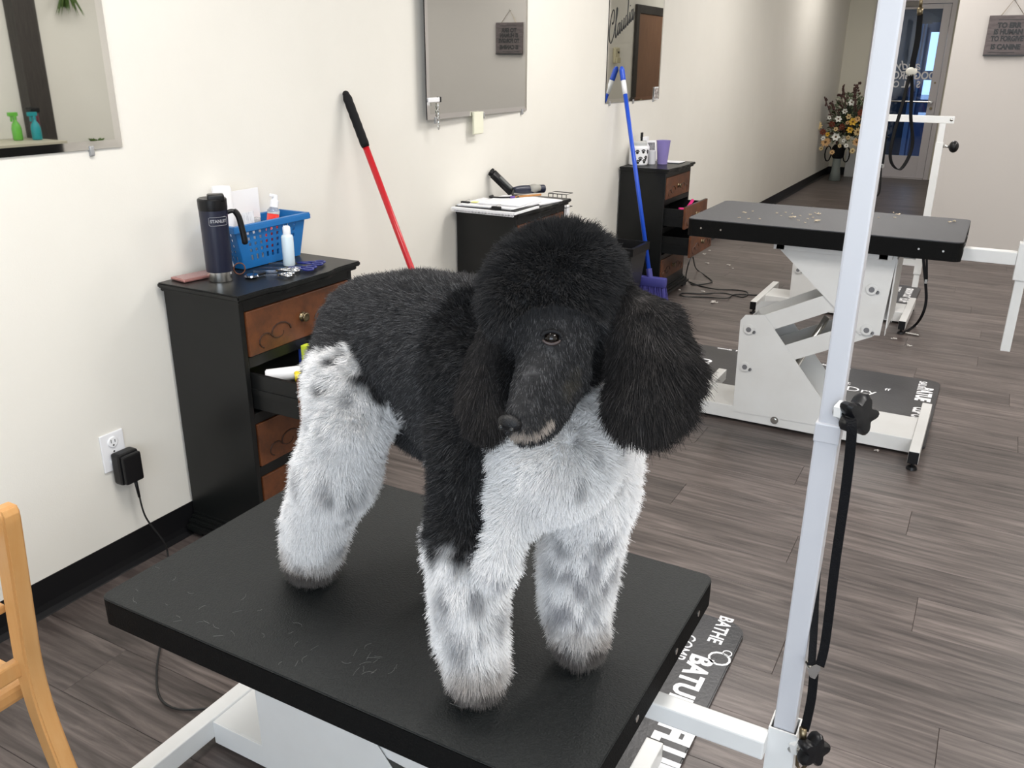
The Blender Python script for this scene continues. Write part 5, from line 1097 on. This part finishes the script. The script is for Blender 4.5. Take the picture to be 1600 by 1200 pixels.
def coat(P, dg, rng):
    """markings of the coat: returns base colour per point and white mask"""
    u,v,z = local(P)
    w = dg['b']-dg['w']
    w = w+0.010*snoise(P,60,1)+0.006*snoise(P,150,2)
    white = np.clip(w/0.006+0.5,0,1)
    for s_ in MARK_BLACK: 
        white = np.where(np.linalg.norm(P-np.array(s_[:3]),axis=1)+0.006*snoise(P,90,3) < s_[3], 0, white)
    for s_ in MARK_WHITE: 
        white = np.where(np.linalg.norm(P-np.array(s_[:3]),axis=1)+0.006*snoise(P,90,3) < s_[3], 1, white)
    N = len(P); r1 = rng.random_sample(N)
    b = 0.022+0.022*r1**2; b = np.where((r1>0.86)&(z<0.62), 0.085, b); b = np.where(u<-0.12, b*1.6, b)  # scattered paler strands paint highlights into the black coat
    black = np.stack([b*1.0,b*0.98,b*1.0],1)
    wl = np.clip(0.90-0.05*r1,0,1); wh = np.stack([wl,wl*0.985,wl*0.975],1)
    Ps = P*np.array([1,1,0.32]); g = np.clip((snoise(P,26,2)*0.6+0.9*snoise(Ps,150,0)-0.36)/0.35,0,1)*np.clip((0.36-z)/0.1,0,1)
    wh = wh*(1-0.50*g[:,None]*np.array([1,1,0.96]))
    for s_ in SPOTS:
        dd = np.linalg.norm((P-np.array(s_[:3]))*np.array([1,1,0.6]),axis=1)/(s_[3]*1.35); k_ = np.clip(1.05-dd*np.where(z<0.3,0.8,1.0)-0.7*snoise(P*np.array([1,1,0.35]),170,1),0,1)*np.where(z<0.3,0.6,0.45)
        wh = wh*(1-k_[:,None])+np.array([0.13,0.13,0.145])*k_[:,None]
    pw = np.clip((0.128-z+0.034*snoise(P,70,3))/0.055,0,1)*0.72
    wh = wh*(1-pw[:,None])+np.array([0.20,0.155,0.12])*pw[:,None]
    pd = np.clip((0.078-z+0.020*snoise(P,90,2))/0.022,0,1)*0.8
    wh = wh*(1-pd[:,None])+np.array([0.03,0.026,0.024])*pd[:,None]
    col = black*(1-white[:,None])+wh*white[:,None]
    # tan lip line and brindle on the cheek
    lp = np.array(LIP); dl = np.full(N,9.0)
    for a,b_ in zip(lp[:-1],lp[1:]):
        ab = b_-a; t = np.clip(((P-a)@ab)/(ab@ab),0,1); dl = np.minimum(dl,np.linalg.norm(P-a-t[:,None]*ab,axis=1))
    kl = np.clip((0.0065-dl)/0.003,0,1)*0.85; col = col*(1-kl[:,None])+np.array([0.36,0.31,0.27])*kl[:,None]
    br_ = np.clip(1.3-np.linalg.norm(P-np.array(BRIN[:3]),axis=1)/BRIN[3]-0.8*snoise(P,160,4),0,1)*0.5
    col = col*(1-br_[:,None])+np.array([0.075,0.066,0.05])*br_[:,None]
    return np.clip(col,0,1), white
def furmat(name, rough):
    m_ = bpy.data.materials.new(name); m_.use_nodes = True; nt = m_.node_tree; b = nt.nodes['Principled BSDF']
    at_ = nt.nodes.new('ShaderNodeAttribute'); at_.attribute_name = 'coat_colour'
    nt.links.new(at_.outputs['Color'], b.inputs['Base Color']); b.inputs['Roughness'].default_value = rough; b.inputs['Specular IOR Level'].default_value = 0.08
    return m_
M['fur'] = furmat('poodle_fur',0.8); M['skin'] = furmat('poodle_undercoat',0.85)
def sdf_mesh(name, chains, h, k, shrink, parent, relax=2):
    V,F_ = surface_nets(chains,h,k,shrink)
    for _ in range(2):
        d,_g = sdf_eval(V,chains,k); V = V-grad(V,chains,k)*(d+shrink)[:,None]*0.9
    V[:,2] = np.maximum(V[:,2],0.6125)
    me = bpy.data.meshes.new(name); wo = np.array(woff(parent)); me.from_pydata((V-wo).tolist(),[],F_.tolist())
    for p in me.polygons: p.use_smooth = True
    o = link(bpy.data.objects.new(name,me),parent); return o,V,F_
def grow(name, V, F_, chains, k, n, lenf, dirf, parent, seed, colf, seg=5, rad=0.00042, mask=None):
    rng = np.random.RandomState(seed)
    T = np.concatenate([F_[:,[0,1,2]],F_[:,[0,2,3]]]); A = np.linalg.norm(np.cross(V[T[:,1]]-V[T[:,0]],V[T[:,2]]-V[T[:,0]]),axis=1); cdf = np.cumsum(A)/A.sum()
    ti = np.searchsorted(cdf,rng.random_sample(n)); r1 = np.sqrt(rng.random_sample(n)); r2 = rng.random_sample(n)
    t = T[np.minimum(ti,len(T)-1)]; P = V[t[:,0]]*(1-r1)[:,None]+V[t[:,1]]*(r1*(1-r2))[:,None]+V[t[:,2]]*(r1*r2)[:,None]
    if mask is not None: P = P[mask(P)]
    n = len(P); N = grad(P,chains,k); _,dg = sdf_eval(P,chains,k)
    col,white = colf(P,dg,rng); L = lenf(P,N,white,rng); D = dirf(P,N,white,rng)
    D /= np.linalg.norm(D,axis=1,keepdims=True)
    wob = np.stack([snoise(P,190,j) for j in (0,1,2)],1); ran = rng.normal(size=(n,3))*0.16
    pts = np.zeros((n,seg,3)); down = np.array([0,0,-1.0])
    for s_ in range(seg):
        q = s_/(seg-1)
        off = D*q + (wob*0.24+ran*0.62)*q*q + down*0.20*q*q*(1-0.4*white)[:,None]
        pts[:,s_] = P + off*L[:,None]
    pts[:,:,2] = np.maximum(pts[:,:,2],0.6135)
    pts -= np.array(woff(parent))
    hc = bpy.data.hair_curves.new(name); hc.add_curves([seg]*n)
    hc.attributes['position'].data.foreach_set('vector',pts.astype(np.float32).ravel())
    ra = hc.attributes.get('radius') or hc.attributes.new('radius','FLOAT','POINT')
    rr = np.tile(rad*np.linspace(1,0.25,seg),n); ra.data.foreach_set('value',rr.astype(np.float32))
    ca = hc.attributes.new('coat_colour','FLOAT_COLOR','CURVE'); ca.data.foreach_set('color',np.concatenate([col,np.ones((n,1))],1).astype(np.float32).ravel())
    hc.materials.append(M['fur']); return link(bpy.data.objects.new(name,hc),parent)
def paint_mesh(o, V, chains, k, colf):
    _,dg = sdf_eval(V,chains,k); col,_w2 = colf(V,dg,np.random.RandomState(1))
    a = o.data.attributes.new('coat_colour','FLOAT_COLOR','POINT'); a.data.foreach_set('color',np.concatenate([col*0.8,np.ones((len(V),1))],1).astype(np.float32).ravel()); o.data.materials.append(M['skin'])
dog = thing('poodle','black and white parti standard poodle standing on the near grooming table','dog',(-0.6,0.95,0.61))
KB = 0.035
body,BV,BF = sdf_mesh('body', DOG_BODY, 0.010, KB, 0.0145, dog)
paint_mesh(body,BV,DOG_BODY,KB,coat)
EYEv = np.array(EYE)
def blen(P,N,white,rng):
    u,v,z = local(P); L = np.full(len(P),0.0165)
    leg = white*np.clip((0.34-z)/0.08,0,1); L = L*(1-leg)+0.021*leg
    chest = white*(1-leg); L = L*(1-chest)+0.0175*chest
    L = np.where((white<.5)&(z>0.50)&(u>-0.05),0.0165,L)
    md = sdf_eval(P,[c for c in DOG_BODY if c[1]=='muzzle'],.02)[0]
    L = np.where((md<0.012)&(white<.5),0.0055,L)
    de = np.linalg.norm(P-EYEv,axis=1); L = np.where(de<0.028,0.003,L)
    L = L*np.clip((z-0.0)/0.03+0.3,0.3,1)
    return L*rng.uniform(0.75,1.15,len(P))
def bdir(P,N,white,rng):
    u,v,z = local(P); leg = white*np.clip((0.36-z)/0.1,0,1)
    down = np.array([0,0,-1.0]); back = -HD
    D = N*1.0 + down*(0.25+0.55*leg)[:,None] + back*(0.25*(1-leg)*(z<0.65))[:,None]
    top = (z>0.48)&(u>-0.12)&(white<.5); D = np.where(top[:,None], N*1.0+down*0.15, D)
    md = sdf_eval(P,[c for c in DOG_BODY if c[1]=='muzzle'],.02)[0]
    D = np.where(((md<0.012)&(white<.5))[:,None], N*0.6+down*0.9, D)
    return D
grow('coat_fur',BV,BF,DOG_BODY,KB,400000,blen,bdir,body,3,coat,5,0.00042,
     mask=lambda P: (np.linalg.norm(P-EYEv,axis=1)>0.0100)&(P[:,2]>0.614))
# ears
def earcol(P,dg,rng):
    n = len(P); r_ = rng.random_sample(n); b = 0.018+0.022*r_**3; b = np.where(r_>0.93,0.06,b); b = b*(1+0.5*snoise(P,45,2))
    return np.stack([b*1.07,b*0.98,b*0.95],1), np.zeros(n)
for nm,EC,cnt,Lm in (('ear',EAR_L,90000,0.044),('ear',EAR_R,50000,0.030)):
    ch = [('b','ear',EC)]
    eo,EV,EF = sdf_mesh(nm, ch, 0.007, 0.02, 0.012, dog); paint_mesh(eo,EV,ch,0.02,earcol)
    root = np.array(EC[0][:3]); ctr = np.array(EC[2][:3])
    def elen(P,N,w_,rng,Lm=Lm,root=root): 
        k_ = np.clip(np.linalg.norm(P-root,axis=1)/0.12,0.15,1); return Lm*(0.30+0.70*k_)*rng.uniform(0.7,1.1,len(P))
    def edir(P,N,w_,rng,root=root):
        out = P-root; out /= np.linalg.norm(out,axis=1,keepdims=True); return N*0.62+out*0.55+np.array([0,0,-0.55])
    grow('ear_fur',EV,EF,ch,0.02,cnt,elen,edir,eo,8,earcol,6,0.00050)
# eye, nose
ev = Vector(EYE); tc_ = (_c-ev).normalized()
eyo = MB().sphere(ev-tc_*0.002,0.0086,seg=24).build('eye', mat('dark_brown_eye',(0.006,0.004,0.003),0.06,spec=0.35), dog, True)
sx1 = tc_.cross(Vector((0,0,1))).normalized(); up1 = sx1.cross(tc_)
lid = MB(); lid.tube([ev+tc_*0.0035+sx1*0.0105*math.cos(a)+up1*0.0068*math.sin(a) for a in [math.radians(q) for q in range(200,345,12)]],[0.0010+0.0012*math.sin(math.pi*i/12) for i in range(13)],6)
lid.build('lower_eyelid', mat('eyelid_skin',(0.04,0.026,0.024),0.4), dog, True)
ul = MB(); ul.tube([ev+tc_*0.0035+sx1*0.0115*math.cos(a)+up1*0.0075*math.sin(a) for a in [math.radians(q) for q in range(10,185,12)]],0.0022,6); ul.build('upper_eyelid', M['blkm'], dog, True)
nv_ = Vector(NOSE[0]); dn = (Vector(NOSE[0])-Vector(DOG_BODY[MUZ][2][0][:3])).normalized()
q4 = dn.to_track_quat('Z','Y').to_matrix().to_4x4()
no = MB(); no.sphere(nv_,0.0125,(1.2,0.85,0.75),20,q4)
no.build('nose', mat('black_nose_leather',(0.006,0.006,0.007),0.4,bump=0.6,bscale=600,spec=0.3), dog, True)
ln = MB()
for sg_ in (-1,1): ln.sphere(nv_+dn*0.0085+(q4.to_3x3()@Vector((sg_*0.0068,0.001,0))),0.0032,seg=8)
ln.build('nostril', M['ink'], dog, True)
